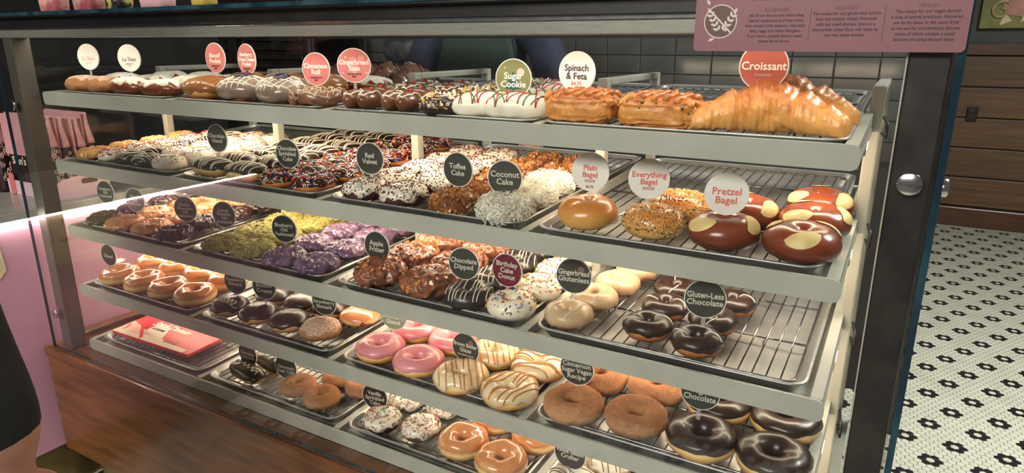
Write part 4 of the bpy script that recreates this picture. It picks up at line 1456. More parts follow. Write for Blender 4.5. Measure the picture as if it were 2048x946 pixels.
def sign(s, loc, ang, style, lines, sub=None, size=.0105, subm=None, label=None, deco=None, dy=0.0):
    txt = ' '.join(lines)
    if s > 1:                                   # stands in the rear half of its front-row pastry
        k = (.088 - CAM.y) / (loc[1] - CAM.y)
        loc = tuple(CAM + (Vector(loc) - CAM) * k)
    t_ = empty('name_sign', loc, (0, 0, ang), label=label or f'round {CN[style]} name sign reading {txt}, {SNAME[s]}', cat='sign', group='round name signs')
    put('backing', BACK, t_)
    fm, tm_ = FS[style]
    if style not in FACES: FACES[style] = disc_mesh(DR - (.0016 if 'white' not in style else .0004), -.0008, -.0003, fm, 'face')
    fo = put('face', FACES[style], t_)
    put('stem', STEMM, t_)
    g = G(); n = len(lines)
    for i, ln in enumerate(lines):
        y = ((n - 1) / 2 - i) * size * 1.12 + dy
        mw = 2 * math.sqrt(max((DR - .003) ** 2 - (abs(y) + size * .3) ** 2, 1e-6))
        text_into(g, ln, size * 1.25, 0, y, 0, .00028, maxw=mw)
    me = g.mesh('lettering', tm_, False); upright(me); put('lettering', me, fo, (0, -.0009, 0))
    if sub:
        g = G()
        for i, ln in enumerate(sub):
            text_into(g, ln, .0042 if not subm else subm[1], 0, -(n / 2) * size * 1.12 - .005 - i * .005 + dy, 0, .00008, maxw=.044)
        me = g.mesh('small_print', subm[0] if subm else (M_tx_black if style in ('pink', 'white') else M_tx_grey), False); upright(me); put('small_print', me, fo, (0, -.0009, 0))
    if deco: deco(fo)
    return t_


def flat(fo, name, polys, m, y=-.00085):
    g = G()
    for p in polys: g.prism(p, 0, .0001)
    me = g.mesh(name, m, False); upright(me); put(name, me, fo, (0, y, 0))


def circ(x, y, r, n=20):
    return [(x + r * math.cos(2 * PI * k / n), y + r * math.sin(2 * PI * k / n)) for k in range(n)]


def tree_deco(fo):
    flat(fo, 'tree_print', [[(0, .012), (.007, .003), (.004, .003), (.011, -.006), (.006, -.006), (.016, -.017), (.003, -.019), (0, -.024), (-.003, -.019), (-.016, -.017), (-.006, -.006), (-.011, -.006), (-.004, .003), (-.007, .003)]], M_teal, -.00083)
    flat(fo, 'bauble_print', [circ(.0135, .0105, .0070)], M_tx_pale, -.00083)
    flat(fo, 'dot_print', [circ(-.016, .018, .0014), circ(-.024, -.010, .0012), (circ(.022, -.013, .0012)), circ(0, -.029, .0012)], M_tx_pale, -.00083)


def bauble_deco(fo):
    flat(fo, 'bauble_print', [circ(.0140, .0125, .0068), circ(-.002, .010, .007), circ(0, -.006, .009)], M_tx_pale if False else mat('print_pink_pale', rgb(230, 150, 146), .5, c2=rgb(226, 146, 142), nscale=20), -.00083)
    flat(fo, 'dot_print', [circ(-.016, .016, .0014), circ(-.022, -.014, .0012), circ(.024, -.014, .0014)], M_tx_white, -.00083)


def bauble2_deco(fo):
    flat(fo, 'bauble_print', [circ(.0135, .0135, .0062)], mat('print_dusty_pink', rgb(140, 104, 98), .5, c2=rgb(134, 100, 94), nscale=20), -.00083)


def bar_deco(fo):
    flat(fo, 'brand_bar', [[(-.009, -.0175), (.009, -.0175), (.009, -.0135), (-.009, -.0135)]], M_tx_black, -.00083)
    flat(fo, 'brand_bar_fill', [[(-.0082, -.0169), (.0082, -.0169), (.0082, -.0141), (-.0082, -.0141)]], M_tx_pale, -.00094)


def spr_deco(fo):
    rnd = random.Random(3); P = []
    for k in range(22):
        a = rnd.random() * 6.28; r = rnd.uniform(.02, .029); x, y, b = r * math.cos(a), r * math.sin(a), rnd.random() * 3
        c, s_ = math.cos(b), math.sin(b)
        P.append([(x + c * u - s_ * v, y + s_ * u + c * v) for u, v in ((-.0016, -.0004), (.0016, -.0004), (.0016, .0004), (-.0016, .0004))])
    flat(fo, 'sprinkle_print', P, mat('print_rose', rgb(176, 92, 100), .5, c2=rgb(170, 88, 96), nscale=20), -.00083)


S1 = ['DOUGH NUT\'S', 'BEST']
sign(1, (.079, .08, 1.338), .285, 'whitepale', ['La Stan'], ['SPECIALTY'], .0115, (M_tx_pale, .004), 'white round sign with pale pink script, leftmost on top shelf', dy=-.004)
sign(1, (.261, .08, 1.337), .289, 'whitegrey', ['La Stan'], ['SPECIALTY', '3.9'], .0115, None, 'white round sign with grey script, second from left on top shelf', dy=-.003)
sign(1, (.593, .08, 1.341), .014, 'pink', ['Biscoff', 'Pocket'], S1, .0108, dy=-.001)
sign(1, (.698, .08, 1.339), -.104, 'pink', ['Blueberry', 'Cream Cheese', 'Pocket'], S1, .0092)
sign(1, (.907, .08, 1.322), .185, 'pink', ['Cinnamon', 'Roll'], S1, .0110)
sign(1, (1.012, .08, 1.331), .55, 'pink', ['Gingerbread', 'Stan'], S1, .0105, deco=bauble_deco)
sign(1, (1.377, .08, 1.315), .144, 'olive', ['Sugar', 'Cookie'], ['SPECIALTY'], .0125, (M_tx_red, .0042), deco=tree_deco, dy=-.003)
sign(1, (1.497, .08, 1.328), -.048, 'white', ['Spinach', '& Feta'], ['$4.95'], .0118, (M_tx_red, .0088))
sign(1, (1.79, .075, 1.3425), .173, 'coral', ['Croissant'], ['STANDARD'], .0130, (M_tx_pale, .0045), dy=0)
dk = 'dark'
sign(2, (.579, .07, 1.158), .048, dk, ['Chocolate', 'Glazed'])
sign(2, (.811, .07, 1.140), .106, dk, ['Chocolate', 'Sprinkled', 'Cake'])
sign(2, (1.048, .07, 1.149), .128, dk, ['Red', 'Velvet'], size=.0112)
sign(2, (1.263, .07, 1.146), .017, dk, ['Toffee', 'Cake'], size=.0115)
sign(2, (1.365, .07, 1.140), .202, dk, ['Coconut', 'Cake'], size=.0125)
sign(2, (1.531, .07, 1.167), .082, 'whitered', ['Plain', 'Bagel'], ['', '', '$2.70'], .0105, (M_tx_dark, .006), deco=bar_deco, dy=.001)
sign(2, (1.633, .07, 1.165), .29, 'whitered', ['Everything', 'Bagel'], None, .0105, deco=bar_deco, dy=.001)
sign(2, (1.758, .06, 1.156), .204, 'whitered', ['Pretzel', 'Bagel'], None, .0125, dy=-.003)
OF = ['Old', 'Fashioned']
sign(3, (.070, .07, .972), .148, dk, ['Cranberry'] + OF, size=.0092)
sign(3, (.206, .07, .966), .193, dk, ['Glazed'] + OF, size=.0092)
sign(3, (.420, .07, .967), .287, dk, ['Double', 'Chocolate'] + OF, size=.0088, dy=-.003)
sign(3, (.570, .07, .971), .241, dk, ['Lemon', 'Pistachio'] + OF, size=.0088, dy=-.003)
sign(3, (.777, .07, .964), .234, dk, ['Blueberry'] + OF, size=.0098, dy=-.002)
sign(3, (1.053, .07, .964), .041, dk, ['Apple', 'Fritter'], size=.0122)
sign(3, (1.272, .07, .962), .142, dk, ['Chocolate', 'Dipped'], size=.0115)
sign(3, (1.369, .07, .965), -.027, 'maroon', ['Birthday', 'Cake', 'Donut'], size=.0112, deco=spr_deco)
sign(3, (1.506, .07, .978), .141, dk, ['Gingerbread', 'Glutenless'], size=.0112, deco=bauble2_deco)
sign(3, (1.737, .07, .980), .224, dk, ['Gluten-Less', 'Chocolate'], size=.0112)
sign(4, (.030, .07, .782), .066, dk, ['Glazed'], size=.0115, dy=-.003)
sign(4, (.581, .07, .800), .196, dk, ['Raspberry', 'Bismark'], size=.0105)
sign(4, (.687, .07, .806), .246, dk, ['Boston', 'Cream'], size=.0125, dy=-.003)
sign(4, (.885, .07, .806), .158, dk, ['Strawberry', 'Bismark'], size=.0105, dy=-.006)
sign(4, (1.087, .07, .815), .067, 'sage', ['Strawberry', 'Glazed'], size=.0105, dy=-.009)
sign(4, (1.272, .07, .783), -.025, dk, ['Brown Butter', 'Glaze'], ['with Salted Caramel'], .0102, (M_tx_light, .005), deco=bauble2_deco, dy=.001)
sign(4, (1.517, .07, .800), .080, dk, ['Cinnamon', 'Sugar Vegan', 'Recipe'], size=.0108, dy=-.004)
sign(4, (1.742, .07, .815), .067, dk, ['Vegan', 'Chocolate'], size=.0122, dy=-.004)
sign(5, (.596, .07, .606), .021, dk, ['Chocolate', 'Long John'], size=.0098, dy=-.004)
sign(5, (.735, .07, .604), .14, dk, ['Cinnamon', 'Sugar Cake'], size=.0098, dy=-.006)
sign(5, (1.021, .07, .603), .16, 'brown', ['Vanilla', 'Sprinkled', 'Cake'], size=.0108, dy=-.004)
sign(5, (1.508, .07, .617), .012, 'brown', ['Vanilla Glazed', 'Cruller'], size=.0105)
# ------------------------------------------------------------------ red printed box lying on the first pan of the case floor
M_rbox = mat('red_card', rgb(222, 56, 62), .4, c2=rgb(216, 52, 58), nscale=10)
M_rcream = mat('card_cream', rgb(244, 230, 206), .45, c2=rgb(238, 222, 198), nscale=10)
M_rpeach = mat('card_peach', rgb(244, 190, 164), .45, c2=rgb(238, 184, 158), nscale=10)
t = empty('gift_box', SH(5, .205, .118, TOPZ), (TILT, 0, .02), label='flat red printed donut box lying on the lowest left tray', cat='box')
BW, BH, BT = .335, .150, .012
g = G(); g.box(-BW / 2, BW / 2, -BH / 2, BH / 2, 0, BT - .002, 0, .002); g.build('carton', M_rbox, t)
g = G(); g.box(-BW / 2 + .001, BW / 2 + .006, -BH / 2 - .002, BH / 2, BT - .0018, BT, 0); lid = g.build('lid', M_rbox, t)


def ribbon(x0, x1, lo, hi, n=24):
    xs = [x0 + (x1 - x0) * i / n for i in range(n + 1)]
    return [(x, lo(x)) for x in xs] + [(x, hi(x)) for x in reversed(xs)]


def cardprint(name, poly, m, z):
    g = G(); g.prism(poly, 0, .00012); g.build(name, m, lid, False, loc=(0, 0, BT + z))


B0 = -BH / 2 - .002
hill = lambda x: B0 + .028 + .045 * max(0, (-x - .02) / .15) ** .9 - .012 * max(0, x) / .15
cardprint('snow_hill', ribbon(-BW / 2 + .002, BW / 2 - .02, lambda x: B0 + .001, hill), M_rcream, .0001)
cardprint('snow_drift', ribbon(-.075, .035, lambda x: B0 + .026, lambda x: B0 + .03 + .068 * max(0, 1 - ((x + .055) / .075) ** 2)), M_rcream, .0001)
cardprint('peach_path', ribbon(-.155, -.075, lambda x: B0 + .018, lambda x: B0 + .072 - .5 * (x + .155)), M_rpeach, .00024)
cardprint('red_stripe', ribbon(-.118, -.040, lambda x: B0 + .060 - .75 * (x + .118), lambda x: B0 + .072 - .75 * (x + .118)), M_rbox, .0004)
cardprint('red_stripe', ribbon(-.16, -.142, lambda x: B0 + .05 - 1.6 * (x + .16), lambda x: B0 + .062 - 1.6 * (x + .16)), M_rbox, .0004)
for k, x in enumerate((.045, .06, .074, .086)):
    h = .012 + .006 * (k % 2)
    cardprint('pine_tree', [(x - .005, B0 + .020), (x + .005, B0 + .020), (x, B0 + .020 + h)], M_teal, .0004)
rnd = random.Random(5)
g = G()
for k in range(16):
    a = rnd.random() * 6.28; x, y = .0 + rnd.gauss(0, .025), .030 + rnd.gauss(0, .012)
    g.prism([(x + .005 * math.cos(a + q) * (1 if q else .4), y + .0025 * math.sin(a + q)) for q in (0, 1.57, 3.14, 4.71)], 0, .00012)
g.build('holly_print', M_teal, lid, False, loc=(0, 0, BT + .0003))
cardprint('heart_print', [(.012 + .011 * (math.sin(a) ** 3), .046 + .0007 * (13 * math.cos(a) - 5 * math.cos(2 * a) - 2 * math.cos(3 * a) - math.cos(4 * a))) for a in [-2 * PI * k / 24 for k in range(24)]], M_rcream, .0005)
g = G(); text_into(g, "Stan's Donuts", .034, -.012, .010, 0, .0006, shear=.35, spacing=.86); g.build('lettering', M_tx_white, lid, False, loc=(0, 0, BT + .0008))
g = G(); text_into(g, "& COFFEE", .012, -.040, -.014, 0, .0003); g.build('lettering', M_teal, lid, False, loc=(0, 0, BT + .0008))

# ------------------------------------------------------------------ allergen notice on the glass
t = empty('allergen_notice', (1.8715, YG - .0045, 1.3645), label='dusty pink allergen notice panel hanging on the glass top right', cat='notice')
NW, NH = .297, .112
g = G(); g.prism(rrect(NW, NH, .005, 4, 0, NH / 2), 0, .003)
me = g.mesh('panel', mat('notice_pink', rgb(130, 82, 90), .5, c2=rgb(125, 79, 86), nscale=12), False); upright(me); put('panel', me, t, (0, 0, 0))
face_y = -.0031
M_nt = mat('notice_text', rgb(66, 36, 44), .5, c2=rgb(60, 32, 40), nscale=20)
M_nh = mat('notice_heading', rgb(112, 66, 74), .5, c2=rgb(106, 62, 70), nscale=20)
M_nb = mat('notice_black', rgb(30, 20, 24), .5, c2=rgb(26, 16, 20), nscale=20)
M_nw = mat('notice_pale', rgb(206, 190, 188), .5, c2=rgb(200, 184, 182), nscale=20)
M_nbr = mat('notice_brown', rgb(92, 62, 46), .5, c2=rgb(86, 58, 42), nscale=20)


def nprint(name, fill, m, dy=0.0):
    g = G(); fill(g); me = g.mesh(name, m, False); upright(me); put(name, me, t, (0, face_y - dy, 0))


nprint('title', lambda g: text_into(g, 'ALLERGEN & DIETARY INFO', .0148, .015, .0650, 0, .0005, maxw=.205), M_nb)
COLS = ((-.0505, 'ALLERGIES', .0485, ['All of our donuts are made using', 'shared equipment and may come', 'into contact with peanuts, tree nuts,', 'dairy, eggs, and other allergens.', 'If you have a special dietary need,', 'please let us know.']),
        (.0265, 'GLUTEN', .0492, ['The recipe for our gluten-less donuts', 'does not contain wheat. However', 'with our small kitchen, there is a', 'chance that wheat flour will make its', 'way into these donuts.']),
        (.1075, 'VEGAN', .0500, ['The recipe for our vegan donuts', 'is free of animal products. However,', 'we do fry them in the same fryer', 'as we use for conventional donuts,', 'some of which contain a small', 'amount of animal fat and dairy.']))
for x, hd, y0, ls in COLS:
    nprint('heading', lambda g: text_into(g, hd, .0056, x, y0, 0, .00018, spacing=1.1), M_nh)
    def body(g):
        for i, l in enumerate(ls): text_into(g, l, .0047, x, y0 - .0062 - i * .0060, 0, .00010, maxw=.073)
    nprint('paragraph', body, M_nt)
for x in (-.0115, .0665): nprint('rule_line', lambda g: g.prism([(x - .0003, .012), (x + .0003, .012), (x + .0003, .050), (x - .0003, .050)], 0, .0001), M_nt)
EX, EZ, ER = -.1165, .036, .0205
nprint('emblem_ring', lambda g: g.prism(circ(EX, EZ, ER, 40), 0, .0001), M_nw)
nprint('emblem_ground', lambda g: g.prism(circ(EX, EZ, ER - .0014, 40), 0, .0001), M_nbr, .00012)


def leaf(cx, cy, a, ln, wd):
    P = [(0, 0), (ln * .3, wd), (ln * .65, wd * .85), (ln, 0), (ln * .65, -wd * .85), (ln * .3, -wd)]
    return [(cx + x * math.cos(a) - y * math.sin(a), cy + x * math.sin(a) + y * math.cos(a)) for x, y in P]


def wheat(g):
    for bx, by, a0 in ((EX + .001, EZ - .017, 2.05), (EX + .001, EZ - .017, 1.05)):
        for k in range(4):
            px, py = bx + math.cos(a0) * (.007 + .0062 * k), by + math.sin(a0) * (.007 + .0062 * k)
            g.prism(leaf(px, py, a0 + .75, .0072, .0017), 0, .0001); g.prism(leaf(px, py, a0 - .75, .0072, .0017), 0, .0001)
        g.prism(leaf(bx + math.cos(a0) * .030, by + math.sin(a0) * .030, a0, .008, .0019), 0, .0001)
    g.prism(leaf(EX - .006, EZ - .020, 3.6, .009, .0018), 0, .0001); g.prism(leaf(EX - .014, EZ + .020, 2.2, .008, .0018), 0, .0001)


nprint('wheat_emblem', wheat, M_nw, .00024)
nprint('slash', lambda g: g.prism([(EX - .0150, EZ + .0136), (EX - .0136, EZ + .0150), (EX + .0150, EZ - .0136), (EX + .0136, EZ - .0150)], 0, .0001), M_nw, .00036)
g = G(); g.box(-.03, .03, -.0005, .0035, NH - .002, NH + .006, 0, .001); g.build('hanging_clip', M_stem, t)

# ------------------------------------------------------------------ pink service counter along the left
t = empty('service_counter', (-.45, .2, 0), label='pink-fronted service counter with grey stone top at the left', cat='counter')


def kpart(g, name, m, smooth=False, parent=None):
    o = g.build(name, m, parent or t, smooth)
    if parent is None: o.location = (.45, -.2, 0)
    return o


g = G(); g.box(-.70, -.172, -1.30, 1.15, .160, .884, 0, .002); fr = kpart(g, 'front_panel', M_pink)
g = G(); g.box(-.66, -.195, -1.28, 1.13, .001, .160); kpart(g, 'toe_kick', M_brass)
g = G(); g.box(-.78, -.1580, -1.32, 1.17, .8905, .914, 0, .003); kpart(g, 'stone_top', M_stone)
g = G(); g.box(-.1705, -.1625, -1.30, 1.15, .8845, .8900); kpart(g, 'led_strip', M_ledc)
# printed emblem on the panel: cream shape with slot and smile line
M_em = mat('emblem_cream', rgb(228, 216, 176), .5, c2=rgb(222, 210, 170), nscale=10)
e_cx, e_cz = -.225, .79


def eprint(name, poly, m, dx):
    g = G(); g.prism(poly, 0, .0012)
    me = g.mesh(name, m, False); me.transform(Matrix.Rotation(PI / 2, 4, 'Z') @ UP)
    put(name, me, fr, (-.1715 + dx, 0, 0))


eprint('emblem_ground', [(-.30, .882), (-.30, .76), (-.28, .735), (-.24, .722), (-.18, .722), (-.125, .735), (-.108, .755), (-.118, .882)], M_em, .0012)
eprint('emblem_bar', [(-.176, .845), (-.160, .845), (-.150, .870), (-.166, .870)], M_sg_pink, .0025)
eprint('emblem_slot', rrect(.034, .012, .0058, 4, -.163, .803), mat('emblem_brown', rgb(112, 66, 46), .5, c2=rgb(104, 60, 42), nscale=10), .0025)
arc = [(-.215 + .105 * math.cos(a), .835 + .09 * math.sin(a)) for a in [-2.4 + 1.95 * k / 20 for k in range(21)]]
eprint('emblem_smile', arc + [(-.215 + .098 * math.cos(a), .835 + .082 * math.sin(a)) for a in [-2.4 + 1.95 * k / 20 for k in reversed(range(21))]], M_tx_white, .0025)

# pink carton of coffee bags on the counter
M_pbox = mat('carton_pink', rgb(224, 190, 204), .6, c2=rgb(216, 182, 196), nscale=10)
M_pbag = mat('bag_pink_paper', rgb(216, 158, 162), .6, c2=rgb(204, 146, 152), nscale=14, bump=.2, bscale=30)
M_pbagdk = mat('bag_dark_label', rgb(50, 24, 26), .5, c2=rgb(44, 20, 22), nscale=14)
CZ = .9145
t = empty('display_carton', (-.335, .150, CZ), label='open pale pink carton with hand slots holding coffee bags', cat='carton')
cx0, cx1, cy0, cy1 = -.131, .131, -.082, .085
hs = [(-.02, .042), (.02, .042), (.02, .056), (-.02, .056)]
g = G(); g.box(cx0, cx1, cy0, cy1, 0, .003); g.build('bottom', M_pbox, t)
g = G(); g.box(cx0, cx1, cy0 - .003, cy0, 0, .045, 0, .0008); g.build('front_wall', M_pbox, t)
g = G(); g.box(cx0, cx1, cy1, cy1 + .003, 0, .080, 0, .0008); g.build('rear_wall', M_pbox, t)
for sx in (cx0 - .003, cx1):
    g = G(); P = [(cy0, 0), (cy1, 0), (cy1, .080), (cy0 + .03, .060), (cy0, .045)]
    g.prism(P, 0, .003); me = g.mesh('side_wall', M_pbox, False); me.transform(Matrix.Translation((sx, 0, 0)) @ Matrix.Rotation(PI / 2, 4, 'Z') @ UP); wll = put('side_wall', me, t)
    g = G(); g.prism(rrect(.05, .016, .007, 4, .025, .048), -.0006, .0036); me = g.mesh('hand_slot', M_pbagdk, False); me.transform(Matrix.Translation((sx, 0, 0)) @ Matrix.Rotation(PI / 2, 4, 'Z') @ UP); put('hand_slot', me, wll)
for x in (-.098, .108):
    g = G(); g.prism(rrect(.030, .066, .008, 4, x, .034), 0, .002); me = g.mesh('tab', M_sg_pink, False); upright(me); put('tab', me, t, (0, cy0 - .0035, 0))


def bag(loc, rz, w_, h_, d_, label, lettering=True):
    b = empty('coffee_bag', loc, (0, 0, rz), label=label, cat='bag', group='pink topped coffee bags')
    g = G(); L_ = []
    for i in range(12):
        q = i / 11; z = h_ * .62 * q
        dd = d_ * (1 - .45 * q ** 2) / 2
        L_.append(rrect(w_, dd * 2, min(.012, dd * .6), 3, 0, 0, z))
    g.loops(L_); body_ = g.build('bag_body', [M_pbagdk], b, True)
    g = G(); L_ = []
    for i in range(10):
        q = i / 9; z = h_ * (.62 + .38 * q)
        dd = d_ * (.55 - .48 * q) / 2 + .002
        L_.append([(x * (1 + .01 * math.sin(7 * q + k)), y + .003 * math.sin(x * 60 + q * 5), zz) for k, (x, y, zz) in enumerate(rrect(w_ * (1 - .03 * q), dd * 2, min(.01, dd * .6), 3, 0, 0, z))])
    g.loops(L_); tp = g.build('folded_top', M_pbag, b, True)
    g = G(); g.box(-w_ * .49, w_ * .49, -d_ * .46 - .003, -d_ * .46, h_ * .485, h_ * .99, 0, .0015, Matrix.Translation((0, 0, 0))); g.build('front_flap', M_pbag, b)
    rn = random.Random(int(loc[1] * 1000))
    g = G()
    for sx in (-1, 1):
        for k in range(26):
            y, z = rn.uniform(-d_ * .3, d_ * .3), rn.uniform(.03, h_ * .60)
            a0, rr = rn.random() * 3, rn.uniform(.0035, .006)
            g.tube([(sx * (w_ / 2 + .0006), y + rr * math.cos(a) * .8, z + rr * math.sin(a)) for a in [a0 + 2 * PI * q / 8 for q in range(8)]], .0011, 4, True)
    g.build('ring_print', M_tx_pale, body_, False, kind='stuff')
    if lettering:
        g = G(); text_into(g, "Stan's Donuts", .034, 0, h_ * .41, 0, .0004, maxw=w_ * .84)
        me = g.mesh('lettering', M_tx_white, False); upright(me)
        put('lettering', me, body_, (0, -d_ * .5 - .0006, 0))
    return b


BAGS = (('pink-topped coffee bag with white lettering, nearest in the pink carton', .0945), ('pink-topped coffee bag, second in the pink carton', .134), ('pink-topped coffee bag, third in the pink carton', .172), ('pink-topped coffee bag, farthest in the pink carton', .209))
for i, (lb, y) in enumerate(BAGS):
    bag((-.335 - .004 * (i % 2), y, CZ + .0035), .02 * (-1) ** i, .248, .250 - .006 * (i % 3), .034, lb, i == 0)
bag((-.605, .075, CZ + .0005), .04, .248, .246, .05, 'pink-topped coffee bag standing alone at the far left of the counter', True)

# ------------------------------------------------------------------ goods on the glass top (only their feet show)
M_cello = mat('cello_pink', rgb(226, 170, 160), .25, c2=rgb(170, 90, 96), nscale=26, lo=.4, hi=.6, coat=.6)
for i, (x, w_, m_, lb) in enumerate(((.135, .075, M_cello, 'pink and brown treat bag on the glass top, leftmost'), (.285, .10, M_cello, 'pink and brown treat bag on the glass top, second from left'),
                                     (.405, .06, mat('tin_black_gold', rgb(190, 176, 110), .4, c2=rgb(36, 32, 30), nscale=40, lo=.45, hi=.55), 'black and gold patterned treat bag on the glass top'),
                                     (.545, .10, mat('bag_pale_pink', rgb(232, 186, 190), .5, c2=rgb(224, 176, 182), nscale=10), 'pale pink treat bag on the glass top'),
                                     (.70, .05, mat('bag_yellow', rgb(214, 190, 90), .4, c2=rgb(200, 170, 70), nscale=20), 'small yellow treat bag on the glass top, rightmost'))):
    b = empty('treat_bag', (x, -.01, 1.4458), (0, 0, .1 * (-1) ** i), label=lb, cat='bag', group='treat bags on the glass top')
    g = G(); L_ = []
    for k in range(9):
        q = k / 8; L_.append(rrect(w_ * (.86 + .18 * math.sin(q * 2.6)), max(.04 * (1 - .8 * q ** 2), .004), max(.012 * (1 - q), .0015), 3, 0, 0, .13 * q))
    g.loops(L_); g.build('pouch', m_, b, True)
    g = G(); g.box(-w_ * .4, w_ * .4, -.004, .004, .13, .150, 0, .001); g.build('header_card', M_sg_pink, b)

# ------------------------------------------------------------------ people
M_skin = mat('skin', rgb(196, 140, 122), .5, c2=rgb(184, 126, 110), nscale=20, sss=.1)
M_coat = mat('black_coat', rgb(20, 20, 22), .75, c2=rgb(27, 27, 29), nscale=30, bump=.3, bscale=40)
M_trou = mat('dark_trousers', rgb(38, 40, 48), .8, c2=rgb(32, 34, 40), nscale=30)
M_shoe = mat('dark_shoes', rgb(30, 28, 28), .5, c2=rgb(38, 34, 32), nscale=30)
M_hair = mat('dark_hair', rgb(40, 30, 26), .6, c2=rgb(28, 22, 20), nscale=80, stretch=(1, 1, .2))
M_navy = mat('navy_shirt', rgb(36, 42, 66), .8, c2=rgb(30, 36, 56), nscale=30, bump=.2)
M_apron = mat('green_apron', rgb(30, 52, 46), .8, c2=rgb(26, 46, 40), nscale=30)


def figure(name, loc, rz, label, J, E, mats, mat_of, scale=1.0, hair=True, extra=None):
    """J: joint -> (pos, radius or (rx, ry)); E: edges; one skinned surface over the whole skeleton"""
    keys = list(J); ix = {k: i for i, k in enumerate(keys)}
    me = bpy.data.meshes.new('skeleton'); me.from_pydata([J[k][0] for k in keys], [(ix[a], ix[b]) for a, b in E], [])
    o = bpy.data.objects.new('skeleton', me); col.objects.link(o)
    sk = o.modifiers.new('skin', 'SKIN'); sk.use_smooth_shade = True
    for i, k in enumerate(keys):
        r = J[k][1]; me.skin_vertices[0].data[i].radius = r if isinstance(r, tuple) else (r, r)
        me.skin_vertices[0].data[i].use_root = (k == 'pelvis')
    sb = o.modifiers.new('sub', 'SUBSURF'); sb.levels = 2; sb.render_levels = 2
    dg = bpy.context.evaluated_depsgraph_get()
    body = bpy.data.meshes.new_from_object(o.evaluated_get(dg)); body.name = 'body'
    bpy.data.objects.remove(o)
    for m in mats: body.materials.append(m)
    segs = [(Vector(J[a][0]), Vector(J[b][0]), mat_of(a, b)) for a, b in E]
    for p in body.polygons:
        c = p.center; best = (9, 0)
        for a, b, mi in segs:
            ab = b - a; q = max(0, min(1, (c - a).dot(ab) / max(ab.length_squared, 1e-9)))
            d = (c - a - ab * q).length
            if d < best[0]: best = (d, mi)
        p.material_index = best[1]; p.use_smooth = True
    t_ = empty(name, loc, (0, 0, rz), label=label, cat='person')
    bo = put('body', body, t_)
    hd = Vector(J['head'][0])
    g = G()
    for s_ in (-1, 1):
        g.lathe([(.0005, -.010), (.008, -.006), (.0105, 0), (.008, .006), (.0005, .010)], 12, 0, Matrix.Translation(hd + Vector((.034 * s_, -.088, .008))))
    g.build('eyes', mat('eye', rgb(60, 46, 40), .2, c2=rgb(52, 40, 36), nscale=10), t_, True)
    g = remeshed([(hd + Vector((0, -.098, -.018)), (.015, .020, .026)), (hd + Vector((0, -.102, -.030)), (.018, .016, .010))], .005, 3); g.build('nose', M_skin, t_, True)
    g = G(); g.tube([(hd.x - .026 + .052 * i / 8, hd.y - .094 + .006 * abs(i - 4) / 4, hd.z - .062 - .002 * math.sin(i / 8 * PI)) for i in range(9)], [.002, .004, .0055, .006, .0055, .006, .0055, .004, .002], 6); g.build('mouth', mat('lips', rgb(168, 96, 90), .4, c2=rgb(158, 88, 82), nscale=20), t_, True)
    for s_ in (-1, 1):
        g = remeshed([(hd + Vector((.086 * s_, .008, -.01)), (.010, .020, .032))], .006, 2); g.build('ear', M_skin, t_, True)
    nk = Vector(J['neck'][0])
    g = G(); g.tube([(nk.x + .068 * math.cos(a), nk.y + .004 + .070 * math.sin(a), nk.z - .040 + .010 * math.sin(a)) for a in [2 * PI * q / 24 for q in range(24)]], .020, 8, True); g.build('collar', mats[1], t_, True)
    if hair:
        g = remeshed([(hd + Vector((0, .022, .035)), (.094, .104, .098)), (hd + Vector((0, .05, -.03)), (.086, .07, .09))], .009, 4); g.build('hair', M_hair, t_, True)
    return t_, bo


def hand_joints(J, E, side, wrist, d, out, r=.0085):
    """palm, four unequal bent fingers and a thumb; d = direction of the hand, out = across the palm towards the thumb"""
    w0 = Vector(wrist); d = Vector(d).normalized(); o = Vector(out).normalized(); n = d.cross(o).normalized()
    pk = 'palm_' + side
    J[pk] = (tuple(w0 + d * .045), (.030, .017)); E.append(('wrist_' + side, pk))
    for i, (ln, off) in enumerate(((.070, .027), (.080, .009), (.074, -.009), (.058, -.026))):
        b = w0 + d * .085 + o * off
        prev = pk
        for k, (q, curl) in enumerate(((0, 0), (.42, .010), (.75, .028), (1.0, .050))):
            key = f'f{i}{k}_{side}'
            J[key] = (tuple(b + d * ln * q * (1 - .25 * q) - n * curl * ln / .075), r * (1 - .08 * k)); E.append((prev, key)); prev = key
    b = w0 + d * .028 + o * .026; prev = pk
    for k, (q, u) in enumerate(((.0, 0), (.5, .018), (1.0, .024))):
        key = f't{k}_{side}'
        J[key] = (tuple(b + d * .058 * q + o * u - n * .012 * q), r * (1.15 - .1 * k)); E.append((prev, key)); prev = key


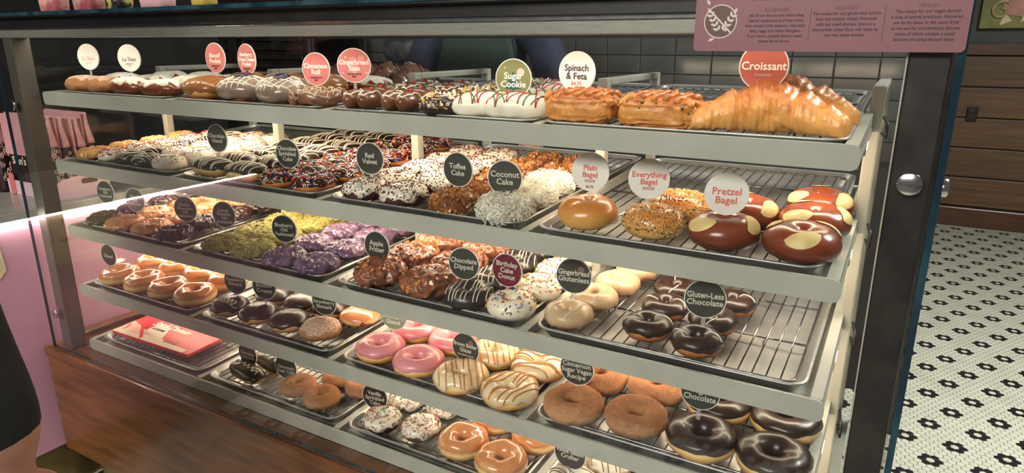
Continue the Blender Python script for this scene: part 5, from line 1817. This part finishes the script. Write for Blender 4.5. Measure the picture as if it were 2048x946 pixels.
def standing(h=1.70, armL=None, armR=None, lean=0.0):
    k = h / 1.70
    J = {'pelvis': ((0, 0, .93 * k), (.165, .12)), 'belly': ((0, -.005 + lean * .1, 1.08 * k), (.155, .115)), 'chest': ((0, lean * .35, 1.28 * k), (.175, .125)), 'collar': ((0, lean * .5 + .01, 1.41 * k), (.12, .085)),
         'neck': ((0, lean * .6, 1.475 * k), .055), 'skull': ((0, lean * .7 - .005, 1.55 * k), (.072, .082)), 'head': ((0, lean * .75 - .005, 1.605 * k), (.080, .096)), 'crown': ((0, lean * .8, 1.665 * k), (.058, .068))}
    E = [('pelvis', 'belly'), ('belly', 'chest'), ('chest', 'collar'), ('collar', 'neck'), ('neck', 'skull'), ('skull', 'head'), ('head', 'crown')]
    for s_, sd, arm in ((1, 'l', armL), (-1, 'r', armR)):
        sh_, el, wr = arm or ((.19, 0, 1.38), (.235, .03, 1.10), (.245, -.06, .86))
        J['shoulder_' + sd] = ((sh_[0] * s_, sh_[1] + lean * .5, sh_[2] * k), .080); J['upper_' + sd] = (((sh_[0] + el[0]) / 2 * s_, (sh_[1] + el[1]) / 2 + lean * .3, (sh_[2] + el[2]) / 2 * k), .072)
        J['elbow_' + sd] = ((el[0] * s_, el[1], el[2] * k), .064); J['cuff_' + sd] = (((el[0] * .2 + wr[0] * .8) * s_, el[1] * .2 + wr[1] * .8, (el[2] * .2 + wr[2] * .8) * k), .056)
        J['wrist_' + sd] = ((wr[0] * s_, wr[1], wr[2] * k), (.030, .024))
        E += [('collar', 'shoulder_' + sd), ('shoulder_' + sd, 'upper_' + sd), ('upper_' + sd, 'elbow_' + sd), ('elbow_' + sd, 'cuff_' + sd), ('cuff_' + sd, 'wrist_' + sd)]
        hand_joints(J, E, sd, J['wrist_' + sd][0], (0, -.25, -1), (0, -1, .25))
        J['hip_' + sd] = ((.09 * s_, 0, .86 * k), .098); J['knee_' + sd] = ((.105 * s_, -.015, .49 * k), .066); J['calf_' + sd] = ((.11 * s_, .01, .33 * k), .060); J['ankle_' + sd] = ((.11 * s_, .02, .09), .045)
        J['toe_' + sd] = ((.125 * s_, -.13, .040), (.045, .038))
        E += [('pelvis', 'hip_' + sd), ('hip_' + sd, 'knee_' + sd), ('knee_' + sd, 'calf_' + sd), ('calf_' + sd, 'ankle_' + sd), ('ankle_' + sd, 'toe_' + sd)]
    return J, E


def dressed(top, skin_m=0):
    def f(a, b):
        for k in (a, b):
            if k[:4] in ('palm', 'wris') or (k[0] in 'ft' and k[1].isdigit()): return 0
        if b in ('skull', 'head', 'crown', 'neck'): return 0
        if b[:4] in ('hip_', 'knee', 'calf', 'ankl'): return 2
        if b[:3] == 'toe': return 3
        return 1
    return f


ARM = ((.19, 0, 1.36), (.25, .02, 1.06), (.275, -.02, .755))
J, E_ = standing(1.62, ARM, ARM)
for k_ in J:
    if k_[:4] in ('cuff',): J[k_] = (J[k_][0], .078)
    if k_[:5] in ('elbow', 'upper'): J[k_] = (J[k_][0], .082)
figure('person', (0.545, -.575, 0), PI, 'person in a black coat at the left edge, arm hanging down', J, E_, [M_skin, M_coat, M_trou, M_shoe], dressed('coat'))
J, E_ = standing(1.74, ((.20, 0, 1.38), (.30, -.10, 1.12), (.22, -.30, 1.02)), ((.20, 0, 1.38), (.30, -.10, 1.12), (.22, -.30, 1.02)))
wk, wb_ = figure('person', (.62, 1.22, 0), .25, 'person in navy shirt and green apron working behind the case', J, E_, [M_skin, M_navy, M_trou, M_shoe], dressed('shirt'))
g = G()
L_ = []
for i in range(14):
    q = i / 13; z = .60 + .80 * q; wd = .19 - .07 * max(0, (q - .6) / .4); yb = -.135 - .02 * math.sin(q * 3)
    L_.append([(wd * u, yb - .012 * (1 - u * u) - e, z) for u, e in [(-1 + 2 * j / 12, 0) for j in range(13)] + [(1 - 2 * j / 12, -.006) for j in range(13)]])
g.loops(L_); g.build('apron', M_apron, wk, True)
